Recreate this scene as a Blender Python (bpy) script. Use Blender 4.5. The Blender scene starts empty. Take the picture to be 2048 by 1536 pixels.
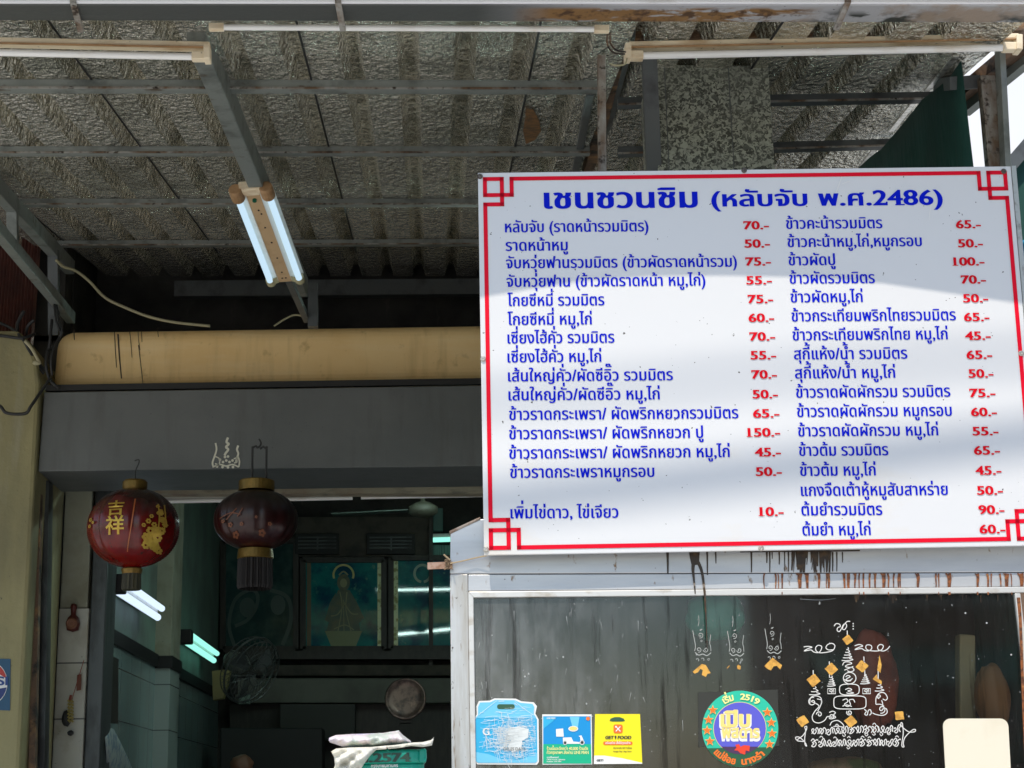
import bpy, math, random
import mathutils
from mathutils import Vector as V, Matrix, noise, geometry
random.seed(7)
S = bpy.context.scene
COL = S.collection
R = math.radians

# ------------------------------------------------------------------ camera
F = 3290.0
YAW, PITCH, ROLL = 3.6, 14.2, 1.2
_y, _p, _r = R(YAW), R(PITCH), R(ROLL)
FWD = V((math.sin(_y)*math.cos(_p), math.cos(_y)*math.cos(_p), math.sin(_p)))
_R0 = V((math.cos(_y), -math.sin(_y), 0)); _U0 = _R0.cross(FWD)
RGT = _R0*math.cos(_r) - _U0*math.sin(_r)
UPV = _U0*math.cos(_r) + _R0*math.sin(_r)
EYE = V((0, 0, 1.6))
cd = bpy.data.cameras.new("camera"); cam = bpy.data.objects.new("camera", cd); COL.objects.link(cam)
cd.lens = F/2048*36; cd.sensor_width = 36; cd.clip_start = .05; cd.clip_end = 2000
m3 = Matrix((RGT, UPV, -FWD)).transposed()
cam.matrix_world = Matrix.Translation(EYE) @ m3.to_4x4()
S.camera = cam

# ------------------------------------------------------------------ light
SUN = V((.35, 1.0, -1.6)).normalized()
wd = bpy.data.worlds.new("World"); S.world = wd; wd.use_nodes = True
nt = wd.node_tree; bg = nt.nodes['Background']
sky = nt.nodes.new('ShaderNodeTexSky'); sky.sky_type = 'NISHITA'; sky.sun_disc = False
sky.sun_elevation = math.asin(-SUN.z); sky.sun_rotation = math.atan2(-SUN.x, -SUN.y)
sky.ozone_density = 4; sky.dust_density = .8; sky.air_density = 1.4
tcw = nt.nodes.new('ShaderNodeTexCoord'); cn_ = nt.nodes.new('ShaderNodeTexNoise'); cn_.inputs['Scale'].default_value = 2.2; cn_.inputs['Detail'].default_value = 7
nt.links.new(tcw.outputs['Generated'], cn_.inputs['Vector'])
cr1 = nt.nodes.new('ShaderNodeMapRange'); cr1.inputs[1].default_value = .30; cr1.inputs[2].default_value = .55; nt.links.new(cn_.outputs[0], cr1.inputs[0])
sx_ = nt.nodes.new('ShaderNodeSeparateXYZ'); nt.links.new(tcw.outputs['Generated'], sx_.inputs[0])
cr2 = nt.nodes.new('ShaderNodeMapRange'); cr2.inputs[1].default_value = -.1; cr2.inputs[2].default_value = .5; nt.links.new(sx_.outputs[1], cr2.inputs[0])   # a bright cloud bank behind the building
cm_ = nt.nodes.new('ShaderNodeMath'); cm_.operation = 'MULTIPLY'; nt.links.new(cr1.outputs[0], cm_.inputs[0]); nt.links.new(cr2.outputs[0], cm_.inputs[1])
cx_ = nt.nodes.new('ShaderNodeMix'); cx_.data_type = 'RGBA'; nt.links.new(cm_.outputs[0], cx_.inputs[0]); nt.links.new(sky.outputs[0], cx_.inputs[6]); cx_.inputs[7].default_value = (5.6, 5.7, 5.95, 1)
nt.links.new(cx_.outputs[2], bg.inputs[0]); bg.inputs[1].default_value = .12
sl = bpy.data.lights.new("sun", 'SUN'); so = bpy.data.objects.new("sun", sl); COL.objects.link(so)
sl.energy = 2.5; sl.angle = R(.5); sl.color = (1, .92, .80)
so.rotation_euler = SUN.to_track_quat('-Z', 'Y').to_euler(); so.location = (-3, -8, 14)
S.view_settings.view_transform = 'Standard'; S.view_settings.look = 'None'
S.view_settings.exposure = 0.63; S.view_settings.gamma = 1; S.view_settings.use_curve_mapping = False
S.cycles.max_bounces = 8; S.cycles.diffuse_bounces = 4; S.cycles.glossy_bounces = 4
S.cycles.transparent_max_bounces = 12; S.cycles.use_denoising = True
S.cycles.sample_clamp_indirect = 4

# ------------------------------------------------------------------ geometry of the view: a pixel of the photograph to a point in the place
def ray(px, py): return FWD + RGT*((px-1024)/F) - UPV*((py-768)/F)
def P(px, py, Y):                                   # on the plane y = Y
    d = ray(px, py); return EYE + d*(Y/d.y)
def PX(px, py, X):                                  # on the plane x = X
    d = ray(px, py); return EYE + d*(X/d.x)
def onplane(px, py, p0, n):
    d = ray(px, py); return EYE + d*((p0-EYE).dot(n)/d.dot(n))
# roof plane
RD = ray(865, 1093); RD = RD/RD.y
RP0 = P(600, 157, 5.36); RN = V((1, 0, 0)).cross(RD).normalized()
def PR(px, py, off=0): return onplane(px, py, RP0 + RN*off, RN)
def roof_z(x, y):
    return RP0.z - (RN.x*(x-RP0.x) + RN.y*(y-RP0.y))/RN.z
# sign plane (slightly yawed, leaning)
SX = V((math.cos(-.0401), math.sin(-.0401), 0))
_n = V((0, math.sin(-.0388), math.cos(-.0388))); SY = (_n - SX*_n.dot(SX)).normalized()
SN = SX.cross(SY)                                   # towards the street
STL = V((.2072, 4.75, 3.4762)); SW, SH = 1.654, 1.179
def sign_uv(px, py):
    p = onplane(px, py, STL, SN) - STL
    return p.dot(SX), p.dot(SY)
def sign_pt(u, v, off=0): return STL + SX*u + SY*v + SN*off
# cabinet front plane
CA = V((.2, 4.858, 0)); CB = V((1.86, 4.778, 0))
CX = (CB-CA).normalized(); CZ = V((0, 0, 1)); CN = CX.cross(CZ)
def C(px, py, off=0): return onplane(px, py, CA + CN*off, CN)

# ------------------------------------------------------------------ glyphs (outlines from the built-in font)
_fc = bpy.data.curves.new("fontwork", 'FONT'); _fo = bpy.data.objects.new("fontwork", _fc); COL.objects.link(_fo)
def _outl(s):
    _fc.body = s; bpy.context.view_layer.update()
    dg = bpy.context.evaluated_depsgraph_get()
    cu = _fo.evaluated_get(dg).to_curve(dg)
    out = []
    for sp in cu.splines:
        bp = sp.bezier_points; n = len(bp); pts = []
        for i in range(n):
            a, b = bp[i], bp[(i+1) % n]
            lin = (a.handle_right-a.co).length < 1e-5 and (b.handle_left-b.co).length < 1e-5
            d1 = (b.co-a.co)
            if not lin and d1.length > 1e-6:
                c1 = abs((a.handle_right-a.co).cross(d1).length)+abs((b.handle_left-b.co).cross(d1).length)
                lin = c1 < 1e-5
            k = 1 if lin else 5
            pp = geometry.interpolate_bezier(a.co, a.handle_right, b.handle_left, b.co, k+1)[:-1]
            pts += [(q.x, q.y) for q in pp]
        cl = []
        for q in pts:
            if not cl or math.hypot(q[0]-cl[-1][0], q[1]-cl[-1][1]) > 2e-4: cl.append(q)
        if len(cl) > 2: out.append(cl)
    _fo.to_curve_clear()
    return out
_adv = {}; _glyph = {}
UPPER = set('ัิีึืํ'); TONE = set('่้๊๋์'); LOWER = set('ุู')
def advance(ch):
    if ch not in _adv:
        a = min(q[0] for q in _outl('I')[0]); b = _outl(ch+'I')[-1]
        _adv[ch] = min(q[0] for q in b) - a
    return _adv[ch]
def area(c): return .5*sum(c[i][0]*c[(i+1) % len(c)][1]-c[(i+1) % len(c)][0]*c[i][1] for i in range(len(c)))
def offset(c, ox, oy, sg):
    n = len(c); o = []
    for i in range(n):
        a, b, d = c[i-1], c[i], c[(i+1) % n]
        t1 = V((b[0]-a[0], b[1]-a[1])); t2 = V((d[0]-b[0], d[1]-b[1]))
        t1.normalize(); t2.normalize()
        n1 = V((t1.y, -t1.x)); n2 = V((t2.y, -t2.x)); m = n1+n2
        if m.length < .3: m = n1*1.0
        else: m = m/max(.6, m.length_squared/2)
        o.append((b[0]+m.x*ox*sg, b[1]+m.y*oy*sg))
    return o
def wind(cs, x, y):
    w = 0
    for c in cs:
        for i in range(len(c)):
            x0, y0 = c[i]; x1, y1 = c[(i+1) % len(c)]
            if (y0 <= y) != (y1 <= y):
                xx = x0+(y-y0)/(y1-y0)*(x1-x0)
                if xx > x: w += 1 if y1 > y0 else -1
    return w
def fill(cs):
    vs = []; es = []
    for c in cs:
        b = len(vs); vs += [V(q) for q in c]; es += [(b+i, b+(i+1) % len(c)) for i in range(len(c))]
    v2, e2, f2, *_ = geometry.delaunay_2d_cdt(vs, es, [], 0, 1e-6)
    fs = []
    for f in f2:
        cx = sum(v2[i].x for i in f)/3; cy = sum(v2[i].y for i in f)/3
        if wind(cs, cx, cy) != 0: fs.append(tuple(f))
    return [(q.x, q.y) for q in v2], fs
OSGN = 1
OSGN = 1 if area(max(_outl('O'), key=lambda c: abs(area(c)))) > 0 else -1
def rect(x0, y0, x1, y1):
    c = [(x0, y0), (x1, y0), (x1, y1), (x0, y1)]
    return c if OSGN > 0 else c[::-1]
def glyph(ch, ox, oy, slab):
    k = (ch, ox, oy, slab)
    if k not in _glyph:
        cs = _outl(ch) if ch.strip() else []
        if cs:
            sg = 1 if area(max(cs, key=lambda c: abs(area(c)))) > 0 else -1
            cs = [offset(c, ox, oy, sg) for c in cs]
            cs = cs if sg == OSGN else [c[::-1] for c in cs]
        if slab and cs:
            xs = [q[0] for c in cs for q in c]; ys = [q[1] for c in cs for q in c]
            x0, x1, y0, y1 = min(xs), max(xs), min(ys), max(ys); t = .055
            if ch == '1': cs += [rect(x1-.25, y0, x1+.11, y0+t)]
            if ch == '4': cs += [rect(x1-.27, y0, x1+.05, y0+t)]
            if ch == '7': cs += [rect(x0, y1-.2, x0+.06, y1)]
            if ch == '5': cs += [rect(x1-.09, y1-.13, x1-.03, y1)]
            if ch == '2': cs += [rect(x1-.06, y0, x1, y0+.17)]
        _glyph[k] = fill(cs) if cs else ([], [])
    return _glyph[k]
def text2d(s, ox=.02, oy=.006, slab=False, track=0):
    """vertices, faces, width of a line of writing in em units, with Thai marks stacked"""
    vs, fs = [], []; x = 0; prev = ''; base = ''
    for i, ch in enumerate(s):
        nx = s[i+1] if i+1 < len(s) else ''
        dx, dy = 0, 0
        if ch in TONE and (prev in UPPER or nx == 'ำ'): dy = .21
        if ch in TONE and prev not in UPPER and nx != 'ำ': dy = -.0
        if base in 'ปฟฝ' and (ch in UPPER or ch in TONE): dx = -.1
        g, f = glyph(ch, ox, oy, slab)
        b = len(vs); vs += [(q[0]+x+dx, q[1]+dy) for q in g]; fs += [tuple(i+b for i in t) for t in f]
        x += advance(ch) + (track if not (ch in UPPER or ch in TONE or ch in LOWER) else 0)
        if not (ch in UPPER or ch in TONE or ch in LOWER): base = ch
        prev = ch
    xs = [q[0] for q in vs] or [0, 0]
    x0 = min(xs)
    return [(q[0]-x0, q[1]) for q in vs], fs, max(xs)-x0
def em_height(ch, ox=.02, oy=.006):
    g, _ = glyph(ch, ox, oy, False); ys = [q[1] for q in g]; return max(ys)

# ------------------------------------------------------------------ mesh builder
class MB:
    def __init__(s): s.v = []; s.f = []
    def add(s, vs, fs):
        b = len(s.v); s.v += [V(q) for q in vs]; s.f += [tuple(i+b for i in t) for t in fs]; return s
    def hexa(s, a):                                  # eight corners: bottom loop, top loop
        return s.add(a, [(3, 2, 1, 0), (4, 5, 6, 7), (0, 1, 5, 4), (1, 2, 6, 5), (2, 3, 7, 6), (3, 0, 4, 7)])
    def box(s, x0, x1, y0, y1, z0, z1):
        return s.hexa([(x0, y0, z0), (x1, y0, z0), (x1, y1, z0), (x0, y1, z0), (x0, y0, z1), (x1, y0, z1), (x1, y1, z1), (x0, y1, z1)])
    def bar(s, p0, p1, w, h, up=V((0, 0, 1))):
        p0, p1 = V(p0), V(p1); d = (p1-p0).normalized(); x = d.cross(V(up)).normalized(); u = x.cross(d)
        x = x*w/2; u = u*h/2
        return s.hexa([p0-x-u, p0+x-u, p1+x-u, p1-x-u, p0-x+u, p0+x+u, p1+x+u, p1-x+u])
    def tube(s, pts, r, n=8, cap=True):
        pts = [V(p) for p in pts]; b = len(s.v); m = len(pts); last = None
        for i, p in enumerate(pts):
            d = (pts[min(i+1, m-1)]-pts[max(i-1, 0)]).normalized()
            if last is None: a = d.orthogonal().normalized()
            else:
                a = last - d*last.dot(d); a.normalize()
            last = a; c = d.cross(a); rr = r[i] if isinstance(r, (list, tuple)) else r
            for k in range(n):
                t = 2*math.pi*k/n; s.v.append(p + (a*math.cos(t)+c*math.sin(t))*rr)
        for i in range(m-1):
            for k in range(n):
                s.f.append((b+i*n+k, b+i*n+(k+1) % n, b+(i+1)*n+(k+1) % n, b+(i+1)*n+k))
        if cap:
            s.f.append(tuple(b+k for k in range(n))[::-1]); s.f.append(tuple(b+(m-1)*n+k for k in range(n)))
        return s
    def lathe(s, prof, c, n=48, ax=V((0, 0, 1)), fx=None):
        ax = V(ax).normalized(); a = ax.orthogonal().normalized() if abs(ax.z) < .99 else V((1, 0, 0)); e = ax.cross(a); b = len(s.v); c = V(c)
        for (r, z) in prof:
            for k in range(n):
                t = 2*math.pi*k/n; rr = r*(fx(t, z) if fx else 1)
                s.v.append(c + ax*z + (a*math.cos(t)+e*math.sin(t))*rr)
        for i in range(len(prof)-1):
            for k in range(n):
                s.f.append((b+i*n+k, b+i*n+(k+1) % n, b+(i+1)*n+(k+1) % n, b+(i+1)*n+k))
        return s
    def prism(s, front, thick):                      # a polygon of points and a thickness vector
        n = len(front); t = V(thick); fr = [V(p) for p in front]
        return s.add(fr+[p+t for p in fr], [tuple(range(n)), tuple(range(2*n-1, n-1, -1))]+[((i+1) % n, i, n+i, n+(i+1) % n) for i in range(n)])
    def build(s, name, mat, parent=None, loc=None, bevel=0, smooth=False, solid=0, seg=2):
        org = V(loc) if loc is not None else (WLOC[parent.name] if parent else sum(s.v, V((0, 0, 0)))/max(1, len(s.v)))
        me = bpy.data.meshes.new(name); me.from_pydata([q-org for q in s.v], [], s.f); me.validate(); me.update()
        o = bpy.data.objects.new(name, me); COL.objects.link(o)
        if parent:
            o.parent = parent; o.location = org - WLOC[parent.name]
        else: o.location = org
        WLOC[o.name] = org
        me.materials.append(mat)
        if smooth:
            for p in me.polygons: p.use_smooth = True
        if solid:
            q = o.modifiers.new('solid', 'SOLIDIFY'); q.thickness = solid; q.offset = 0
        if bevel:
            q = o.modifiers.new('bevel', 'BEVEL'); q.width = bevel; q.segments = seg; q.limit_method = 'ANGLE'; q.angle_limit = R(40); q.harden_normals = False
        return o
WLOC = {}
def thing(name, loc, label, cat, group=None):
    o = bpy.data.objects.new(name, None); COL.objects.link(o); o.location = V(loc); WLOC[o.name] = V(loc); o.empty_display_size = .1
    return tag(o, label, cat, group)
def tag(o, label=None, cat=None, group=None, kind=None):
    for k, v in (('label', label), ('category', cat), ('group', group), ('kind', kind)):
        if v: o[k] = v
    return o
def catmull(pts, k=6, closed=False):
    pts = [V(p) for p in pts]; n = len(pts); out = []
    rng = range(n) if closed else range(n-1)
    for i in rng:
        g = (lambda j: pts[j % n]) if closed else (lambda j: pts[max(0, min(n-1, j))])
        a, b, c, d = g(i-1), g(i), g(i+1), g(i+2)
        for t in range(k):
            u = t/k
            out.append(.5*((2*b)+(c-a)*u+(2*a-5*b+4*c-d)*u*u+(3*b-a-3*c+d)*u**3))
    if not closed: out.append(pts[-1])
    return out
def ribbon(mb, pts2, w, fn, closed=False, smooth=True, k=5):
    """a painted stroke: 2-D points, width (or a list of two end widths), mapped onto a surface by fn"""
    p = catmull([(q[0], q[1], 0) for q in pts2], k, closed) if smooth else [V((q[0], q[1], 0)) for q in pts2]
    n = len(p); vs = []
    for i in range(n):
        a = p[(i-1) % n] if closed else p[max(0, i-1)]; b = p[(i+1) % n] if closed else p[min(n-1, i+1)]
        d = (b-a); d = d.normalized() if d.length > 1e-9 else V((1, 0, 0)); t = V((-d.y, d.x, 0))
        ww = (w[0]+(w[1]-w[0])*i/max(1, n-1) if isinstance(w, (list, tuple)) else w)/2
        for sg in (1, -1):
            q = p[i]+t*ww*sg; vs.append(fn(q.x, q.y))
    fs = [(2*i, 2*i+1, 2*((i+1) % n)+1, 2*((i+1) % n)) for i in range(n if closed else n-1)]
    mb.add(vs, fs)
def disc2(mb, cx, cy, r, fn, n=24, r2=None):
    vs = [fn(cx+r*math.cos(2*math.pi*i/n), cy+(r2 or r)*math.sin(2*math.pi*i/n)) for i in range(n)]
    mb.add(vs, [tuple(range(n))])
def poly2(mb, pts, fn):
    v, f = fill([pts if area(pts)*OSGN > 0 else pts[::-1]]); mb.add([fn(*q) for q in v], f)
def textmb(mb, s, fn, ox=.02, oy=.006, slab=False, track=0):
    vs, fs, w = text2d(s, ox, oy, slab, track)
    mb.add([fn(x, y, w) for x, y in vs], fs)
def star(cx, cy, r, a0=90): return [(cx+(r if i % 2 == 0 else r*.42)*math.cos(R(a0+36*i)), cy+(r if i % 2 == 0 else r*.42)*math.sin(R(a0+36*i))) for i in range(10)]
def rrect(x0, y0, x1, y1, r, n=5):
    out = []
    for cx, cy, a in ((x1-r, y1-r, 0), (x0+r, y1-r, 90), (x0+r, y0+r, 180), (x1-r, y0+r, 270)):
        for i in range(n+1):
            t = R(a+90*i/n); out.append((cx+r*math.cos(t), cy+r*math.sin(t)))
    return out

# ------------------------------------------------------------------ materials
def mat(name, col, rough=.6, metal=0, layers=(), bump=(), spec=None, roughvar=None, emit=None):
    m = bpy.data.materials.new(name); m.use_nodes = True; t = m.node_tree; N = t.nodes; L = t.links
    b = N['Principled BSDF']; b.inputs['Base Color'].default_value = (*col, 1); b.inputs['Roughness'].default_value = rough; b.inputs['Metallic'].default_value = metal
    if spec is not None: b.inputs['Specular IOR Level'].default_value = spec
    if emit:
        b.inputs['Emission Color'].default_value = (*emit[0], 1); b.inputs['Emission Strength'].default_value = emit[1]
    tc = N.new('ShaderNodeTexCoord')
    def nz(scale, stretch=(1, 1, 1), detail=6, off=0, kind='noise', dist=0):
        mp = N.new('ShaderNodeMapping'); mp.inputs['Scale'].default_value = stretch; mp.inputs['Location'].default_value = (off, off*.7, off*1.3)
        L.new(tc.outputs['Object'], mp.inputs[0])
        if kind == 'noise':
            q = N.new('ShaderNodeTexNoise'); q.inputs['Detail'].default_value = detail; q.inputs['Roughness'].default_value = .6; q.inputs['Distortion'].default_value = dist
        else:
            q = N.new('ShaderNodeTexVoronoi')
            if kind == 'specks': q.inputs['Randomness'].default_value = 1
        q.inputs['Scale'].default_value = scale; L.new(mp.outputs[0], q.inputs['Vector']); return q
    prev = None
    for i, ly in enumerate(layers):
        d = dict(scale=5, lo=.45, hi=.65, stretch=(1, 1, 1), detail=6, kind='noise', op=1, dist=0); d.update(ly)
        q = nz(d['scale'], d['stretch'], d['detail'], 3.1*i+d.get('off', 0), d['kind'], d['dist'])
        r = N.new('ShaderNodeMapRange'); r.inputs[1].default_value = d['lo']; r.inputs[2].default_value = d['hi']; r.inputs[3].default_value = 0; r.inputs[4].default_value = d['op']
        if d['kind'] == 'cells':
            sp = N.new('ShaderNodeSeparateColor'); L.new(q.outputs['Color'], sp.inputs[0]); L.new(sp.outputs[0], r.inputs[0])
        else: L.new(q.outputs[0], r.inputs[0])
        fac = r.outputs[0]
        for axis, a0, a1 in d.get('masks', ()):
            sp = N.new('ShaderNodeSeparateXYZ'); L.new(tc.outputs['Object'], sp.inputs[0])
            mr = N.new('ShaderNodeMapRange'); mr.inputs[1].default_value = a0; mr.inputs[2].default_value = a1; L.new(sp.outputs[axis], mr.inputs[0])
            mu = N.new('ShaderNodeMath'); mu.operation = 'MULTIPLY'; L.new(fac, mu.inputs[0]); L.new(mr.outputs[0], mu.inputs[1]); fac = mu.outputs[0]
        mx = N.new('ShaderNodeMix'); mx.data_type = 'RGBA'; L.new(fac, mx.inputs[0])
        if prev is None: mx.inputs[6].default_value = (*col, 1)
        else: L.new(prev, mx.inputs[6])
        mx.inputs[7].default_value = (*d['col'], 1); prev = mx.outputs[2]
    if prev is not None: L.new(prev, b.inputs['Base Color'])
    pb = None
    for i, (sc, st, ds, stretch) in enumerate(bump):
        q = nz(sc, stretch, 3, 7.7*i); bm = N.new('ShaderNodeBump'); bm.inputs['Strength'].default_value = st; bm.inputs['Distance'].default_value = ds
        L.new(q.outputs[0], bm.inputs['Height'])
        if pb: L.new(pb, bm.inputs['Normal'])
        pb = bm.outputs[0]
    if pb: L.new(pb, b.inputs['Normal'])
    if roughvar:
        q = nz(roughvar[0]); r = N.new('ShaderNodeMapRange'); r.inputs[3].default_value = roughvar[1]; r.inputs[4].default_value = roughvar[2]
        L.new(q.outputs[0], r.inputs[0]); L.new(r.outputs[0], b.inputs['Roughness'])
    return m
def tile_mat(name, col, mortar, axes, w, h, rough=.25, layers=()):
    m = mat(name, col, rough, layers=layers); t = m.node_tree; N = t.nodes; L = t.links; b = N['Principled BSDF']
    tc = N.new('ShaderNodeTexCoord'); sp = N.new('ShaderNodeSeparateXYZ'); L.new(tc.outputs['Object'], sp.inputs[0])
    cb = N.new('ShaderNodeCombineXYZ'); L.new(sp.outputs[axes[0]], cb.inputs[0]); L.new(sp.outputs[axes[1]], cb.inputs[1])
    br = N.new('ShaderNodeTexBrick'); br.offset = 0; br.inputs['Scale'].default_value = 1; br.inputs['Brick Width'].default_value = w; br.inputs['Row Height'].default_value = h; br.inputs['Mortar Size'].default_value = .004
    br.inputs['Color2'].default_value = (*mortar, 1); br.inputs['Mortar'].default_value = (*mortar, 1)
    src = b.inputs['Base Color'].links[0].from_socket if b.inputs['Base Color'].links else None
    mx = N.new('ShaderNodeMix'); mx.data_type = 'RGBA'; L.new(br.outputs['Fac'], mx.inputs[0])
    if src: L.new(src, mx.inputs[6])
    else: mx.inputs[6].default_value = (*col, 1)
    mx.inputs[7].default_value = (*mortar, 1); L.new(cb.outputs[0], br.inputs['Vector']); L.new(mx.outputs[2], b.inputs['Base Color'])
    return m
def emit_mat(name, col, s):
    m = bpy.data.materials.new(name); m.use_nodes = True; N = m.node_tree.nodes; N.clear()
    e = N.new('ShaderNodeEmission'); e.inputs[0].default_value = (*col, 1); e.inputs[1].default_value = s
    o = N.new('ShaderNodeOutputMaterial'); m.node_tree.links.new(e.outputs[0], o.inputs[0]); return m

DK = (.02, .02, .018)
M_foil = mat('foil', (.97, .93, .80), .2, .88, [dict(col=(.40, .40, .31), scale=2.2, lo=.5, hi=.75), dict(col=(.55, .55, .46), scale=30, lo=.5, hi=.62)],
             [(9, .3, .03, (1, 1, 1)), (25, 1.0, .15, (1.8, 1, 1)), (60, .5, .03, (1.2, 1, 1))], roughvar=(30, .09, .22))
M_steel = mat('painted_steel', (.24, .26, .24), .5, .25, [dict(col=(.10, .11, .10), scale=9, lo=.5, hi=.75), dict(col=(.10, .075, .05), scale=22, lo=.6, hi=.72, stretch=(.5, 1, 1))], [(60, .15, .004, (1, 1, 1))])
M_steel_d = mat('dark_painted_steel', (.10, .11, .11), .5, .2, [dict(col=(.05, .05, .05), scale=9, lo=.5, hi=.75)], [(60, .15, .004, (1, 1, 1))])
M_rusty = mat('rusty_steel', (.34, .33, .30), .6, .3, [dict(col=(.16, .10, .06), scale=11, lo=.42, hi=.6, stretch=(1, 1, .4)), dict(col=(.05, .035, .025), scale=35, lo=.55, hi=.65)], [(45, .4, .006, (1, 1, 1))])
M_brownrust = mat('brown_rust', (.16, .10, .065), .75, .2, [dict(col=(.30, .17, .08), scale=14, lo=.5, hi=.65), dict(col=(.04, .035, .03), scale=9, lo=.5, hi=.62)], [(60, .5, .006, (1, 1, 1))])
M_gut = mat('gutter_metal', (.42, .42, .425), .42, .15, [dict(col=(.085, .09, .085), scale=2.2, lo=.15, hi=.4, stretch=(1, 4, 4), masks=((0, .35, -.1),)),
            dict(col=(.27, .15, .06), scale=9, lo=.45, hi=.50, stretch=(.55, 1.8, 1), detail=9, dist=.6, masks=((0, .0, .12), (0, .95, .85), (1, .012, .03))),
            dict(col=(.10, .055, .03), scale=26, lo=.5, hi=.6, detail=9, masks=((0, .0, .12), (0, .95, .85), (1, .02, .04))),
            dict(col=(.05, .052, .045), scale=16, lo=.45, hi=.53, stretch=(.7, 1, 1), detail=9, masks=((0, .85, 1.0), (1, .035, .07))),
            dict(col=(.33, .26, .20), scale=5, lo=.5, hi=.62, masks=((0, .9, 1.1),)), dict(col=(.06, .05, .045), scale=70, lo=.66, hi=.72)], [(14, .2, .01, (1, 1, 1)), (90, .15, .003, (1, 1, 1))])
M_lip = mat('white_lip', (.82, .83, .85), .4, 0, [dict(col=(.55, .53, .5), scale=12, lo=.62, hi=.75, stretch=(.3, 1, 1))])
M_beige = mat('aged_beige_plastic', (.82, .70, .50), .5, 0, [dict(col=(.58, .40, .22), scale=16, lo=.5, hi=.72, stretch=(.4, 1, 1)), dict(col=(.06, .045, .03), scale=60, lo=.66, hi=.72)], [(50, .2, .003, (1, 1, 1))])
M_tubeoff = mat('unlit_tube', (.90, .89, .86), .25, 0, [dict(col=(.62, .52, .38), scale=9, lo=.55, hi=.8, stretch=(.4, 1, 1))])
M_tubeon = emit_mat('lit_tube', (.62, .84, 1.0), .62)
M_refl = mat('white_reflector', (.78, .80, .74), .35, 0, [dict(col=(.62, .60, .5), scale=10, lo=.5, hi=.75)])
M_brownpl = mat('browned_plastic', (.42, .25, .12), .55, 0, [dict(col=(.26, .14, .06), scale=14, lo=.45, hi=.7), dict(col=(.04, .025, .015), scale=75, lo=.68, hi=.72)], [(80, .25, .004, (1, 1, 1))])
M_spangle = mat('galvanised_sheet', (.40, .42, .34), .42, .3, [dict(col=(.065, .07, .055), scale=64, lo=.47, hi=.52, kind='noise', detail=2, dist=1.2), dict(col=(.24, .25, .20), scale=2.5, lo=.45, hi=.7, op=.55), dict(col=(.22, .23, .2), scale=100, lo=.5, hi=.53, kind='cells', op=.35)], [(120, .15, .003, (1, 1, 1))])
M_yellow = mat('ochre_paint', (.92, .66, .31), .7, 0, [dict(col=(.84, .55, .22), scale=1.6, lo=.4, hi=.7), dict(col=(.42, .24, .08), scale=10, lo=.6, hi=.8), dict(col=(.35, .18, .05), scale=120, lo=.68, hi=.74), dict(col=(.50, .32, .12), scale=13, lo=.52, hi=.78, stretch=(1, 1, .10), op=.55), dict(col=(.95, .74, .42), scale=3, lo=.5, hi=.7, stretch=(.4, 1, 3), op=.5)], [(160, .2, .003, (1, 1, 1)), (6, .2, .01, (1, 1, 1))])
M_drk_stain = mat('dark_stain', (.035, .022, .012), .55)
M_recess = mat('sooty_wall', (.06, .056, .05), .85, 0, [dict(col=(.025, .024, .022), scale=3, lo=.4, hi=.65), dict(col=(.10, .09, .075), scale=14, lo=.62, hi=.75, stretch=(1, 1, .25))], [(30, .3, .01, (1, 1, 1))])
M_shutter = mat('grey_paint', (.125, .132, .13), .5, 0, [dict(col=(.10, .108, .107), scale=2, lo=.4, hi=.65), dict(col=(.04, .04, .04), scale=85, lo=.68, hi=.73), dict(col=(.14, .147, .145), scale=200, lo=.55, hi=.75), dict(col=(.06, .058, .05), scale=11, lo=.55, hi=.8, stretch=(1, 1, .12), op=.6), dict(col=(.19, .19, .175), scale=2.5, lo=.55, hi=.75, stretch=(.5, 1, 1), op=.4)], [(220, .1, .002, (1, 1, 1)), (2.2, .35, .03, (.6, 1, 1))])
M_chalk = mat('cream_paint_marks', (.72, .70, .58), .7)
M_plaster = mat('yellowed_plaster', (.30, .265, .13), .75, 0, [dict(col=(.19, .17, .09), scale=3, lo=.42, hi=.66, stretch=(1, 1, .3)), dict(col=(.30, .28, .19), scale=5, lo=.55, hi=.75, stretch=(1.6, 1, .2)), dict(col=(.05, .045, .03), scale=26, lo=.68, hi=.74, detail=8)], [(25, .35, .01, (1, 1, 1)), (3, .5, .05, (1, 1, .4))])
M_railst = mat('guide_rail_metal', (.09, .10, .10), .4, .5, [dict(col=(.03, .03, .03), scale=7, lo=.45, hi=.65, stretch=(1, 1, .3))], [(40, .2, .004, (1, 1, 1))])
M_tilecol = tile_mat('white_wall_tile', (.50, .49, .42), (.10, .10, .09), (0, 2), .40, .285, .3, [dict(col=(.36, .33, .25), scale=8, lo=.5, hi=.75), dict(col=(.12, .10, .07), scale=24, lo=.66, hi=.74)])
M_cream = mat('cream_wall', (.34, .34, .26), .7, 0, [dict(col=(.25, .24, .17), scale=5, lo=.45, hi=.7), dict(col=(.13, .11, .08), scale=30, lo=.66, hi=.75)], [(30, .3, .006, (1, 1, 1))])
M_inwall = mat('interior_wall', (.20, .29, .24), .7, 0, [dict(col=(.15, .17, .15), scale=2, lo=.4, hi=.7)])
M_intile = tile_mat('interior_tile', (.22, .31, .30), (.08, .09, .09), (1, 2), .36, .30, .25, [dict(col=(.22, .26, .25), scale=2, lo=.4, hi=.7)])
M_intilx = tile_mat('interior_tile_front', (.30, .36, .34), (.10, .12, .12), (0, 2), .36, .30, .25)
M_black = mat('black_matter', (.012, .012, .012), .6)
M_darkwood = mat('dark_wood', (.035, .028, .022), .5, 0, [dict(col=(.02, .016, .012), scale=6, lo=.4, hi=.6, stretch=(4, 1, 1))])
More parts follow.
